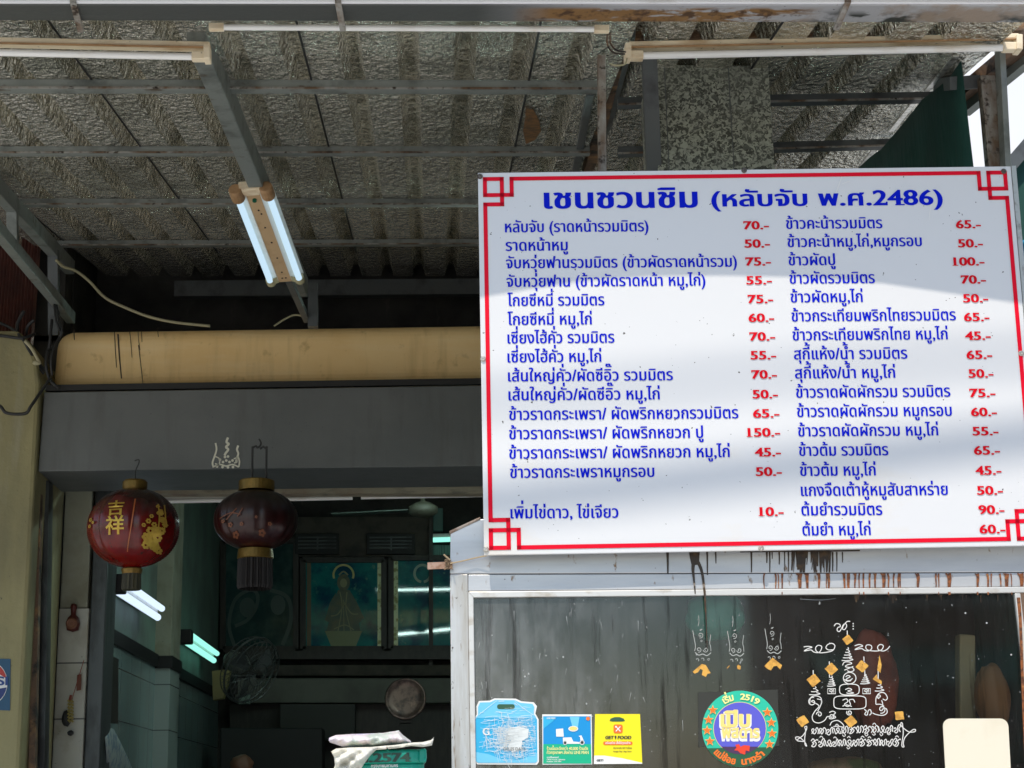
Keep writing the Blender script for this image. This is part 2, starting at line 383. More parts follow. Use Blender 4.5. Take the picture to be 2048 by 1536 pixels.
M_brownwall = mat('brown_wall', (.10, .088, .07), .8, 0, [dict(col=(.05, .045, .04), scale=5, lo=.45, hi=.65)])
M_lantern = mat('lantern_red', (.17, .004, .003), .2, 0, [dict(col=(.05, .003, .004), scale=5, lo=.4, hi=.65), dict(col=(.018, .013, .010), scale=7, lo=.2, hi=.5, masks=((2, .02, .13),), op=.95), dict(col=(.03, .015, .01), scale=30, lo=.58, hi=.7)])  # near-black layer over the upper half is shade painted into the red
M_gold = mat('gold_foil', (.60, .40, .06), .35, .5, [dict(col=(.5, .30, .05), scale=60, lo=.45, hi=.65)])
M_goldd = mat('dim_gold', (.16, .10, .02), .4, .6, [dict(col=(.22, .13, .03), scale=40, lo=.45, hi=.65)])
M_fringe = mat('dark_fringe', (.05, .045, .02), .7, 0, [dict(col=(.02, .018, .01), scale=20, lo=.4, hi=.6, stretch=(6, 6, .1))])
M_blackfringe = mat('black_fringe', (.008, .005, .005), .7)
M_wire = mat('dark_wire', (.02, .02, .02), .6)
M_cord = mat('pale_cord', (.36, .33, .20), .6)
M_string = mat('jute_string', (.48, .36, .22), .8)
M_green = mat('green_mesh_cloth', (.007, .065, .05), .8, 0, [dict(col=(.004, .035, .03), scale=3, lo=.4, hi=.7, stretch=(3, 1, .5))], [(300, .3, .002, (1, 1, 1)), (4, .5, .03, (1, 3, .5))])
M_corr = mat('red_corrugated', (.22, .09, .07), .5, 0, [dict(col=(.10, .055, .05), scale=3, lo=.4, hi=.65)])
M_panel = mat('sign_white', (.70, .70, .705), .32, 0, [dict(col=(.70, .62, .50), scale=2.1, lo=.56, hi=.8, stretch=(1, 1, 2.2), masks=((2, -.75, -1.1),)), dict(col=(.10, .09, .08), scale=70, lo=.735, hi=.755, detail=2)], [(2, .06, .02, (1, 1, 1))], spec=.4)
M_red = mat('sign_red', (.75, .004, .025), .5, 0, spec=.12); M_blue = mat('sign_blue', (.0005, .010, .52), .5, 0, spec=.08); M_redt = mat('price_red', (.66, .003, .014), .5, 0, spec=.08)
M_screw = mat('screw_metal', (.12, .10, .085), .4, .6); M_screwl = mat('bright_screw', (.55, .52, .47), .35, .7)
M_alu = mat('weathered_aluminium', (.60, .605, .61), .38, .45, [dict(col=(.46, .47, .49), scale=3, lo=.4, hi=.7, stretch=(.5, 1, 4)), dict(col=(.24, .15, .085), scale=34, lo=.64, hi=.71, detail=9, stretch=(1, 1, .5)), dict(col=(.10, .07, .05), scale=85, lo=.69, hi=.73)], [(7, .12, .01, (.4, 1, 2)), (120, .08, .002, (1, 1, 1))])
M_alu_l = mat('aluminium_stile', (.58, .58, .57), .38, .45, [dict(col=(.40, .36, .30), scale=7, lo=.45, hi=.7, stretch=(3, 1, .3)), dict(col=(.22, .14, .08), scale=30, lo=.60, hi=.68, detail=9, stretch=(2, 1, .25)), dict(col=(.07, .05, .04), scale=70, lo=.66, hi=.70, stretch=(1, 1, .6))], [(60, .12, .003, (2, 1, .3))])
M_bead = mat('glazing_bead', (.66, .65, .62), .35, .3, [dict(col=(.40, .33, .24), scale=14, lo=.55, hi=.72, stretch=(.5, 1, 1))])
M_rustdrip = mat('rust_drip', (.27, .085, .02), .5, 0, [dict(col=(.08, .028, .012), scale=90, lo=.4, hi=.6), dict(col=(.42, .18, .05), scale=60, lo=.58, hi=.72)])
M_tar = mat('tar_drip', (.035, .022, .014), .35, 0, [dict(col=(.10, .055, .02), scale=40, lo=.5, hi=.7)])
M_topedge = mat('rusted_top', (.40, .33, .27), .6, .2, [dict(col=(.22, .13, .08), scale=30, lo=.45, hi=.6), dict(col=(.06, .04, .03), scale=80, lo=.6, hi=.68)], [(60, .4, .004, (1, 1, 1))])
M_white = mat('painted_white', (.80, .79, .76), .5)
M_cabin = mat('cabinet_inside', (.014, .014, .012), .7, 0, [dict(col=(.03, .03, .024), scale=5, lo=.45, hi=.7)])
M_teal = mat('teal_plastic', (.0, .30, .21), .4, 0, [dict(col=(.0, .22, .16), scale=6, lo=.4, hi=.7), dict(col=(.02, .10, .08), scale=60, lo=.68, hi=.74)], [(30, .1, .003, (1, 1, 1))])
M_pl1 = mat('lilac_plastic', (.72, .64, .66), .35, 0, [dict(col=(.40, .52, .42), scale=7, lo=.56, hi=.62, detail=3, op=.7), dict(col=(.50, .44, .66), scale=6, lo=.55, hi=.68)], [(14, .2, .006, (1, 1, 1))])
M_pl2 = mat('cream_plastic', (.74, .70, .58), .4, 0, [dict(col=(.60, .60, .57), scale=5, lo=.45, hi=.7), dict(col=(.60, .44, .30), scale=9, lo=.64, hi=.74)], [(14, .2, .006, (1, 1, 1))])
def flat(name, c, rough=.45): return mat(name, c, rough)
M_cy = flat('cyan_print', (.03, .42, .70)); M_cy2 = flat('light_cyan_print', (.16, .55, .78)); M_bl2 = flat('blue_print', (.0, .27, .62)); M_gr = flat('green_print', (.0, .42, .22))
M_ye = mat('yellow_print', (.86, .74, .01), .4); M_or = flat('orange_print', (.85, .17, .015)); M_purp = flat('violet_print', (.10, .10, .55)); M_mint = flat('mint_print', (.02, .50, .33)); M_ltext = flat('pale_yellow_print', (.85, .80, .30)); M_gbig = flat('golden_print', (.90, .66, .20)); M_ink = flat('dark_print', (.03, .03, .03)); M_dgr = flat('dark_green_print', (.03, .10, .05)); M_redp = flat('red_print', (.75, .05, .02))
M_cardb = mat('cream_card', (.74, .68, .54), .6, 0, [dict(col=(.66, .57, .42), scale=5, lo=.5, hi=.75)])
M_pic = mat('teal_picture', (.01, .19, .20), .035, 0, [dict(col=(.02, .26, .24), scale=6, lo=.42, hi=.62, detail=8), dict(col=(.005, .07, .13), scale=4, lo=.5, hi=.65), dict(col=(.10, .33, .25), scale=14, lo=.6, hi=.7)])
M_picd = mat('dim_picture', (.015, .05, .05), .12, 0, [dict(col=(.05, .10, .09), scale=5, lo=.45, hi=.62, detail=8)])
M_gilt = mat('gilt_strip', (.55, .60, .35), .4, .2, [dict(col=(.25, .25, .08), scale=20, lo=.5, hi=.6)])
M_asph = mat('asphalt', (.40, .39, .375), .9, 0, [dict(col=(.33, .32, .31), scale=3, lo=.4, hi=.7), dict(col=(.45, .44, .42), scale=60, lo=.5, hi=.7)], [(90, .3, .01, (1, 1, 1))])
M_pave = mat('pavement_concrete', (.61, .595, .56), .85, 0, [dict(col=(.53, .52, .49), scale=2, lo=.4, hi=.7), dict(col=(.22, .21, .19), scale=18, lo=.6, hi=.75)], [(60, .25, .008, (1, 1, 1))])
M_fore = mat('forecourt_concrete', (.61, .585, .54), .7, 0, [dict(col=(.53, .51, .47), scale=2, lo=.4, hi=.7)])
M_floor = mat('shop_floor', (.20, .19, .17), .4, 0, [dict(col=(.14, .13, .12), scale=3, lo=.4, hi=.7)])
M_ceil = mat('interior_ceiling', (.05, .052, .05), .8)

def glass_mat():
    m = bpy.data.materials.new('dirty_glass'); m.use_nodes = True; t = m.node_tree; N = t.nodes; L = t.links; N.clear()
    out = N.new('ShaderNodeOutputMaterial'); tr = N.new('ShaderNodeBsdfTransparent'); tr.inputs[0].default_value = (.88, .89, .86, 1)
    gl = N.new('ShaderNodeBsdfGlossy'); gl.inputs['Roughness'].default_value = .05; gl.inputs[0].default_value = (.95, .97, 1, 1)
    fr = N.new('ShaderNodeFresnel'); fr.inputs[0].default_value = 1.5
    m1 = N.new('ShaderNodeMixShader'); L.new(fr.outputs[0], m1.inputs[0]); L.new(tr.outputs[0], m1.inputs[1]); L.new(gl.outputs[0], m1.inputs[2])
    tc = N.new('ShaderNodeTexCoord')
    def nz(scale, st, lo, hi, top, detail=7, off=0):
        mp = N.new('ShaderNodeMapping'); mp.inputs['Scale'].default_value = st; mp.inputs['Location'].default_value = (off, off, off); L.new(tc.outputs['Object'], mp.inputs[0])
        q = N.new('ShaderNodeTexNoise'); q.inputs['Scale'].default_value = scale; q.inputs['Detail'].default_value = detail; q.inputs['Roughness'].default_value = .65; L.new(mp.outputs[0], q.inputs['Vector'])
        r = N.new('ShaderNodeMapRange'); r.inputs[1].default_value = lo; r.inputs[2].default_value = hi; r.inputs[3].default_value = 0; r.inputs[4].default_value = top; L.new(q.outputs[0], r.inputs[0]); return r.outputs[0]
    def math_(op, a, b):
        q = N.new('ShaderNodeMath'); q.operation = op; q.use_clamp = True
        for i, z in enumerate((a, b)):
            if isinstance(z, (int, float)): q.inputs[i].default_value = z
            else: L.new(z, q.inputs[i])
        return q.outputs[0]
    base = nz(1.7, (1, 1, .5), .42, .62, .13)                        # dusty film
    streak = nz(24, (1, 1, .10), .46, .72, .09, off=4)                # run-down wipes
    wipe = nz(9, (1, 1, .45), .48, .66, .10, off=9)
    sp = N.new('ShaderNodeSeparateXYZ'); L.new(tc.outputs['Object'], sp.inputs[0])
    mr = N.new('ShaderNodeMapRange'); mr.inputs[1].default_value = .62; mr.inputs[2].default_value = .18; mr.inputs[3].default_value = .06; mr.inputs[4].default_value = 1; L.new(sp.outputs[0], mr.inputs[0])   # dirt film weighted to one end, also painting in hazy sky reflection
    d = math_('MULTIPLY', math_('ADD', math_('ADD', base, streak), wipe), mr.outputs[0])
    specks = nz(95, (1, 1, .8), .725, .75, .5, 2, off=2)
    d = math_('ADD', math_('ADD', d, specks), .004)
    df = N.new('ShaderNodeBsdfDiffuse'); df.inputs[0].default_value = (.62, .63, .62, 1)
    m2 = N.new('ShaderNodeMixShader'); L.new(d, m2.inputs[0]); L.new(m1.outputs[0], m2.inputs[1]); L.new(df.outputs[0], m2.inputs[2])
    dk = nz(30, (1, 1, .07), .56, .70, .6, off=6)                     # dark run marks
    db = N.new('ShaderNodeBsdfDiffuse'); db.inputs[0].default_value = (.012, .010, .008, 1)
    m3_ = N.new('ShaderNodeMixShader'); L.new(dk, m3_.inputs[0]); L.new(m2.outputs[0], m3_.inputs[1]); L.new(db.outputs[0], m3_.inputs[2])
    L.new(m3_.outputs[0], out.inputs[0]); return m
M_glass = glass_mat()

# ================================================================== THE SETTING
mb = MB(); mb.add([(-300, -300, 0), (300, -300, 0), (300, 300, 0), (-300, 300, 0)], [(0, 1, 2, 3)])
tag(mb.build('street', M_asph, loc=(0, 0, 0)), kind='structure')
tag(MB().box(-12, 12, -1.5, 4.6, -.05, .13).build('pavement', M_pave, loc=(0, 2, 0), bevel=.01), kind='structure')
tag(MB().box(-12, 12, 4.604, 7.996, -.05, .13).build('forecourt', M_fore, loc=(0, 6, 0), bevel=.01), kind='structure')
tag(MB().box(-1.9, 2.3, 8.0, 15.2, -.05, .16).build('shop_floor', M_floor, loc=(0, 11, 0)), kind='structure')

# ------------------------------------------------------------------ shop building
YB = 8.2
bld = thing('shop_building', (0, YB, 0), 'old shophouse with an ochre beam over its dark open dining room', 'shop')
WX = P(195, 1248, 9.2).x
a = P(112, 658, YB); b = P(955, 645, YB); c = P(100, 783, YB); d = P(955, 768, YB)
k = (1560-112)/(955-112)
tr = a+(b-a)*k; br = c+(d-c)*k; dv = V((0, .5, 0))
beam = MB().hexa([c+V((.0, 0, 0)), br, br+dv, c+dv, a, tr, tr+dv, a+dv]).build('facade_beam', M_yellow, bld, bevel=.085, seg=7)
st = MB()
for x0, y0, x1, y1, w in ((229, 661, 233, 735, 2.0), (236, 668, 243, 757, 3.2), (259, 658, 264, 715, 1.6), (276, 660, 280, 700, 1.5), (277, 690, 286, 768, 1.8), (148, 660, 149, 680, 2.5), (316, 656, 317, 674, 1.6), (283, 660, 284, 684, 1.5)):
    mid = ((x0+x1)/2+random.uniform(-1, 1), (y0+y1)/2)
    ribbon(st, [(x0, y0), mid, (x1, y1)], [w, w*.7], lambda x, y: P(x, y, YB-.0025))
st.build('drip_stain', M_drk_stain, beam)
zt = 8.5
YU = PR(600, 552).y
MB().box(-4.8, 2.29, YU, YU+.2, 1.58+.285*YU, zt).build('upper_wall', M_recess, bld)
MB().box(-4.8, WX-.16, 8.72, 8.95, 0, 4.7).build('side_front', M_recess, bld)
MB().bar(P(350, 580, 9.2), P(1400, 572, 9.2), .06, P(500, 566, 9.2).z-P(500, 597, 9.2).z).build('wall_batten', M_steel_d, bld)
MB().box(2.3, 2.5, 8.3, 15.4, 0, zt).build('party_wall', M_recess, bld)
zc = 4.55
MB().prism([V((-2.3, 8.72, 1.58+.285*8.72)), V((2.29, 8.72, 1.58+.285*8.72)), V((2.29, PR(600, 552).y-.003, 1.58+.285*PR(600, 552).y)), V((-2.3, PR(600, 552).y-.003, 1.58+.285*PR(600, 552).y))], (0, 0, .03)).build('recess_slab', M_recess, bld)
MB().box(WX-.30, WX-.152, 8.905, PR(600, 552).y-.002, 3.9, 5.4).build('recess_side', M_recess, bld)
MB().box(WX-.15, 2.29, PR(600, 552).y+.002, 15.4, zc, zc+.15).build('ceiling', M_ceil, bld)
# interior left wall: tiled below the dark band, painted above
ba = PX(195, 1248, WX); bb = PX(432, 1394, WX)
zb = (ba.z+bb.z)/2
MB().box(WX-.15, WX, 8.9, 15.1, .1, zb).build('tiled_wall', M_intile, bld)
MB().box(WX-.15, WX-.006, 8.9, 11.0, zb+.0, 4.0).box(WX-.15, WX-.006, 11.0, 15.1, zb, zc).build('side_wall', M_inwall, bld)
MB().box(WX-.01, WX+.02, 8.95, 15.05, zb-.04, zb+.04).build('wall_band', M_black, bld)
pY = P(320, 1100, 11.3)
MB().box(WX-.02, WX+.10, 11.3, 11.75, .1, zb-.05).build('pier_tile', M_intilx, bld, bevel=.004)
MB().box(WX-.02, WX+.10, 11.3, 11.75, zb+.03, zc).build('pier', M_cream, bld, bevel=.004)
MB().box(WX-.02, WX+.115, 11.285, 11.765, zb-.05, zb+.03).build('pier_band', M_black, bld)
YW = 15.0
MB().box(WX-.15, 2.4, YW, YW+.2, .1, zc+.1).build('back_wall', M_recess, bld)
# brown upper panel with two louvred vents, ledges
def rect_at(px0, py0, px1, py1, Y, t, name, m, par, bevel=0):
    p, q, r_, s = P(px0, py1, Y), P(px1, py1, Y), P(px1, py0, Y), P(px0, py0, Y)
    d = V((0, t, 0)); return MB().hexa([p, q, q+d, p+d, s, r_, r_+d, s+d]).build(name, m, par, bevel=bevel)
rect_at(592, 1034, 860, 1113, YW-.10, .09, 'brown_panel', M_brownwall, bld)
for x0, x1 in ((590, 678), (733, 830)):
    v = rect_at(x0, 1067, x1, 1108, YW-.16, .055, 'wall_vent', M_black, bld, .004)
    lv = MB()
    for i in range(4): lv.bar(P(x0+6, 1075+7*i, YW-.17), P(x1-6, 1074.5+7*i, YW-.17), .01, .012)
    lv.bar(P((x0+x1)/2+1, 1073, YW-.176), P((x0+x1)/2+1, 1100, YW-.176), .01, .014); lv.build('louvre', M_railst, v)
rect_at(858, 1034, 866, 1330, YW-.2, .12, 'wall_post', M_darkwood, bld)
rect_at(450, 1302, 1000, 1318, YW-.30, .25, 'picture_shelf', M_darkwood, bld)
rect_at(470, 1330, 1000, 1351, YW-.2, .15, 'upper_ledge', M_brownwall, bld)
rect_at(470, 1356, 1000, 1406, YW-.4, .35, 'cream_ledge', mat('dim_cream', (.16, .165, .135), .6, 0, [dict(col=(.11, .11, .09), scale=3, lo=.4, hi=.65)]), bld, .01)
rect_at(460, 1408, 1000, 1640, YW-.2, .15, 'lower_panel', M_darkwood, bld)
# tiled column beside the doorway, lintel boards
cY = 8.75
p0 = P(133, 980, cY); p1 = P(178, 980, cY); q0 = P(108, 1536, cY); q1 = P(166, 1536, cY); zs = P(140, 1216, cY).z
xl = (p0.x+q0.x)/2-.01; xr = (p1.x+q1.x)/2+.01
tc_ = MB().box(xl, xr, cY, cY+.3, .1, zs).build('tiled_column', M_tilecol, bld, loc=(xl-.03, cY, zs-.285*6), bevel=.004)
MB().box(xl, xr-.01, cY+.012, cY+.3, zs, 3.45).build('plaster_column', M_cream, bld, bevel=.006)
MB().box(xl-.16, xl-.004, cY-.12, cY+.3, .1, 3.5).build('door_frame', M_railst, bld, bevel=.004)
MB().box(xr+.004, xr+.085, cY+.02, cY+.3, .1, 3.5).build('door_post', M_railst, bld, bevel=.006)
rect_at(130, 966, 1500, 987, 8.86, .1, 'lintel_board', mat('lintel_paint', (.33, .28, .20), .6, 0, [dict(col=(.10, .085, .07), scale=3, lo=.55, hi=.68, stretch=(1, 1, 3)), dict(col=(.25, .17, .12), scale=6, lo=.5, hi=.7)]), bld)
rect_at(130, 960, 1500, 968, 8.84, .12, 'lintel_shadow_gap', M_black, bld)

# ------------------------------------------------------------------ plaster wall at the left, with rounded shoulder
pw = P(70, 800, 8.0); pb = P(47, 1536, 8.0); xe = (pw.x+pb.x)/2
ztop = P(20, 660, 8.0).z
prof = [(-3.2, 0), (xe, 0), (xe, ztop-.28), (xe-.02, ztop-.16), (xe-.06, ztop-.06), (xe-.12, ztop), (-3.2, ztop)]
wl = MB().prism([V((x, 8.0, z)) for x, z in prof], (0, .7, 0)).build('plaster_wall', M_plaster, loc=(-2.4, 8.0, 0), bevel=.02)
tag(wl, 'yellowed plaster wall with rounded top corner beside the roller shutter', 'wall')
# round blue sticker on it (a soft drink badge)
def W8(px, py, off=.004): return P(px, py, 8.0-off)
bx = thing('drink_sticker', W8(0, 1370), 'blue square drinks sticker with red, white and blue globe on plaster wall', 'sticker')
q = MB(); q.prism([W8(-62, 1418), W8(20, 1421), W8(21, 1318), W8(-62, 1316)], (0, .003, 0)); q.build('backing', flat('sticker_blue', (.006, .07, .15)), bx)
gl = MB(); disc2(gl, -22, 1366, 37, lambda x, y: W8(x, y, .0055), 32, 44); gl.build('globe', M_white, bx)
g2 = MB(); cap = [(-22+36*math.cos(R(t)), 1366-42*math.sin(R(t))) for t in range(12, 169, 12)]; poly2(g2, cap+[(-40, 1352), (-15, 1340)], lambda x, y: W8(x, y, .007)); g2.build('globe_red', flat('sticker_red', (.45, .03, .02)), bx)
g3 = MB(); cap = [(-22+36*math.cos(R(t)), 1366-42*math.sin(R(t))) for t in range(192, 349, 12)]; poly2(g3, cap+[(-5, 1378), (-30, 1390)], lambda x, y: W8(x, y, .007)); g3.build('globe_blue', flat('sticker_navy', (.01, .03, .16)), bx)
g4 = MB(); textmb(g4, 'PEPSI', lambda x, y, w: W8(-58+x/w*74, 1370-y*24, .0085), .03, .02); g4.build('lettering', flat('sticker_text', (.01, .05, .22)), bx)

# ------------------------------------------------------------------ roller shutter
YS = 8.05
rs = thing('roller_shutter', P(500, 950, YS), 'grey painted roller shutter box with white three-spired emblem over the doorway', 'shutter')
sa, sb_, sc_, sd = P(88, 784, YS), P(1500, 762, YS), P(76, 943, YS), P(1500, 926, YS)
dv = V((0, .55, 0))
MB().hexa([sc_, sd, sd+dv, sc_+dv, sa, sb_, sb_+dv, sa+dv]).build('shutter_box', M_shutter, rs, bevel=.006)
MB().bar(P(92, 777, YS+.02), P(1500, 755, YS+.02), .03, .03).build('top_edge', M_black, rs)
gr = MB(); gr.bar(P(92, 965, YS+.25), P(80, 1700, YS+.25), .05, .10, V((0, 1, 0))); gr.build('guide_rail', M_railst, rs)
gr = MB(); gr.bar(P(78, 960, YS+.12), P(62, 1700, YS+.12), .03, .05, V((0, 1, 0))); gr.build('guide_rail', M_brownrust, rs)
em = MB(); E0 = lambda x, y: P(x/2, 768+y/2, YS-.003)
for st_, w in (([(862, 236), (866, 262), (858, 290), (850, 315), (854, 334)], 7), ([(862, 290), (878, 300), (876, 322), (860, 318)], 5), ([(912, 214), (906, 232), (915, 240), (904, 252), (913, 262), (903, 276), (898, 286)], 9),
               ([(953, 246), (948, 262), (953, 278), (948, 296), (944, 312)], 8), ([(952, 290), (958, 310), (955, 332)], 6), ([(855, 330), (880, 322), (905, 328), (930, 322), (955, 332)], 6), ([(935, 300), (946, 296), (948, 312), (936, 316)], 5)):
    ribbon(em, st_, w, E0)
for x, y in ((880, 303), (892, 312), (905, 306), (918, 312), (930, 306), (900, 292), (912, 290), (868, 330), (890, 332), (912, 333), (932, 332)): disc2(em, x, y, 5.5, E0, 10)
em.build('painted_emblem', M_chalk, rs)

# ------------------------------------------------------------------ canopy
cn = thing('canopy', (0, 4.95, 0), 'steel framed canopy with foil lined corrugated roof above the shop front', 'canopy')
x0 = PR(50, 157).x; sp = (PR(928, 157).x-x0)/8
XC = P(1925, 168, 5.0).x
XR = XC+.11
prof = []
i = -22
while True:
    xc = x0+sp*i
    if xc+.06 > XR: break
    prof += [(xc-.038, 0), (xc-.015, .070), (xc+.015, .070), (xc+.038, 0)]
    i += 1
prof.append((XR, 0))
rm = MB(); Y0, Y1 = 4.58, YU+.1
nseg = 8
for j in range(nseg+1):
    y = Y0+(Y1-Y0)*j/nseg
    for (x, h) in prof:
        xx = x + RD.x*(y-5.36); rm.v.append(V((xx, y, roof_z(xx, y))) + RN*abs(h)*(1 if RN.z > 0 else -1))
n = len(prof)
for j in range(nseg):
    for k_ in range(n-1): rm.f.append((j*n+k_, (j+1)*n+k_, (j+1)*n+k_+1, j*n+k_+1))
rm.build('roof_sheet', M_foil, cn, solid=.0015)
# dark lap seams along every fourth rib
lp = MB()
for xc in [x0+sp*(1+4*q) for q in range(-4, 6)]:
    if xc > XR-.2: continue
    a_ = V((xc+.038, 4.65, 0)); b_ = V((xc+.038+RD.x*4.1, 8.75, 0)); a_.x += RD.x*(4.65-5.36); b_.x += RD.x*(4.65-5.36)
    a_.z = roof_z(a_.x, a_.y)-.004; b_.z = roof_z(b_.x, b_.y)-.004; lp.bar(a_, b_, .007, .003)
lp.build('sheet_lap', M_black, cn)
rp = MB(); poly2(rp, [(1052, 214), (1066, 218), (1078, 240), (1082, 262), (1070, 280), (1052, 288), (1046, 262), (1050, 238)], lambda x, y: PR(x, y, -.006 if RN.z > 0 else .006)); rp.build('rust_patch', mat('roof_rust', (.22, .11, .04), .7, 0, [dict(col=(.10, .06, .03), scale=30, lo=.4, hi=.6)]), cn)
# unseen sheet added past the roof edge, bowed to shade the sign
edge = []
FP0 = RP0 + RN*(.035 if RN.z > 0 else -.035)
for px, py in ((900, 606), (955, 595), (1060, 577), (1170, 560), (1300, 551), (1450, 550), (1600, 553), (1760, 565), (1900, 585), (2040, 606), (2200, 630)):
    s_ = onplane(px, py, STL, SN); t = (s_-FP0).dot(RN)/SUN.dot(RN); edge.append(s_-SUN*t)
e0 = edge[0]; e1 = edge[-1]
edge = [V((-4.2, e0.y-.02, roof_z(-4.2, e0.y)+.035)), V((-1.0, e0.y-.01, roof_z(-1, e0.y)+.035))] + edge + [V((3.0, e1.y, roof_z(3, e1.y)+.035))]
fl = MB(); nb = []
for p in edge: nb.append(V((p.x, 4.66, roof_z(p.x, 4.66)+.035)))
m_ = len(edge); fl.add(edge+nb, [(i, i+1, m_+i+1, m_+i) for i in range(m_-1)]); fl.build('added_shade_edge', M_rusty, cn, solid=.006)
dn = V((0, 0, -1))
def purlin(xa, ya, xb, yb, hpx, m=M_steel):
    a_, b_ = PR(xa, ya), PR(xb, yb)
    hh = (P(xa, ya, a_.y)-P(xa, ya+hpx, a_.y)).length
    a_ = a_+dn*(hh/2+.002); b_ = b_+dn*(hh/2+.002); w = hh*1.1
    a_.y += w/2; b_.y += w/2
    o = MB().bar(a_, b_, w, hh).build('purlin', m, cn, bevel=.003)
    lip = MB().bar(a_+V((0, -w/2-.003, -hh/2+.004)), b_+V((0, -w/2-.003, -hh/2+.004)), .006, .007).build('purlin_lip', M_rusty, o)
purlin(-70, 156.5, 1196, 159, 20)
purlin(-70, 291, 1180, 291, 15)
purlin(20, 396, 1010, 396, 13)
purlin(100, 480, 1010, 477, 11)
purlin(1236, 193, 1885, 181, 17, M_steel_d)
purlin(1236, 292, 1835, 274, 16, M_steel_d)
def rafter(a_, b_, w, h, m, nm='rafter'): return MB().bar(a_, b_, w, h).build(nm, m, cn, bevel=.004)
rafter(P(392, 62, 4.85), P(604, 575, 8.0), .06, .10, M_steel)
rafter(P(1248, 42, 4.85), P(1176, 345, 7.0), .05, .07, M_brownrust)
rafter(P(1262, 60, 4.92), P(1190, 345, 7.0), .03, .05, M_steel_d)
rafter(P(1180, 180, 5.5), P(1150, 345, 6.8), .03, .04, M_steel_d)
MB().bar(P(626, 568, 8.1), P(626, 655, 8.1), .05, .05, V((0, 1, 0))).build('strut', M_steel_d, cn)
MB().bar(P(578, 560, 7.5), P(614, 640, 8.15), .03, .03).build('brace', M_steel_d, cn)
XL = P(107, 497, 8.1).x
rafter(PX(-60, 318, XL), PX(140, 535, XL), .05, .075, M_steel)
rafter(PX(-60, 392, XL+.03), PX(142, 636, XL+.03), .045, .06, M_steel, 'brace')
MB().bar(PX(25, 420, XL), PX(26, 500, XL), .045, .045, V((0, 1, 0))).build('strut', M_steel, cn)
MB().bar(PX(107, 500, XL), PX(108, 670, XL), .05, .05, V((0, 1, 0))).build('strut', M_steel_d, cn)
MB().bar(P(1298, 112, 5.1), P(1310, 400, 5.25), .05, .03, V((0, 1, 0))).build('upright', M_steel_d, cn)
# front purlin of the bay over the sign
fp = MB().bar(P(1255, 76, 5.04), P(2062, 58, 5.0), .05, .036).build('front_rail', M_brownrust, cn, bevel=.003)
# posts behind the sign
MB().bar(P(1202.5, 112, 4.93), P(1205, 420, 4.93), .026, .024, V((0, 1, 0))).build('post', M_rusty, cn, bevel=.002)
MB().bar(P(1972, 155, 5.0), P(1996, 420, 5.0), .05, .04, V((0, 1, 0))).build('post', M_rusty, cn, bevel=.003)
MB().bar(P(1999, 90, 4.95), P(2016, 420, 4.95), .020, .05, V((0, 1, 0))).build('post', M_steel, cn, bevel=.002)
# right eave members running back
ra = P(2072, 66, 4.85); MB().bar(ra, P(1880, 225, 5.45), .045, .05).build('eave_beam', M_brownrust, cn)
MB().bar(P(2080, 100, 4.9), P(1930, 222, 5.35), .035, .035).build('eave_beam', M_steel, cn)
MB().bar(P(1895, 170, 5.38), P(1930, 165, 5.05), .10, .045).build('corner_plate', M_steel_d, cn)
for xa, ya, xb, yb in ((1912, 112, 1853, 182), (1832, 200, 1782, 262), (1758, 287, 1722, 332)):
    g_ = MB().bar(PR(xa, ya, -.012 if RN.z > 0 else .012), PR(xb, yb, -.012 if RN.z > 0 else .012), .02, .006).build('edge_trim', mat('bright_trim', (.75, .75, .7), .3, .6, [dict(col=(.3, .3, .27), scale=40, lo=.5, hi=.6)]), cn)

# ------------------------------------------------------------------ gutter
YG = 4.45
gt = thing('rain_gutter', P(1024, 10, YG), 'long metal rain gutter with rust along its underside at the roof edge', 'gutter')
ga, gb = P(-80, 9, YG), P(2130, 10, YG)
gw = .108
MB().hexa([ga, gb, gb+V((0, gw+.012, 0)), ga+V((0, gw-.004, 0)), ga+V((0, 0, .06)), gb+V((0, 0, .06)), gb+V((0, gw+.012, .06)), ga+V((0, gw-.004, .06))]).build('trough', M_gut, gt, bevel=.006)
MB().bar(ga+V((0, -.006, .032)), gb+V((0, -.006, .032)), .012, .062).build('front_lip', M_lip, gt, bevel=.003)
for (xa, ya, xb, yb) in ((146, 3, 162, 62), (676, 3, 686, 60), (1696, 2, 1672, 58)):
    p = P(xa, ya, YG-.016); q_ = onplane(xb, yb, ga+V((0, 0, -.012)), V((0, 0, 1)))
    b_ = MB().bar(p, q_, .018, .01); b_.bar(P(xa, ya-14, YG-.016), p, .018, .008, V((0, 1, 0))); b_.build('strap', M_rusty, gt)

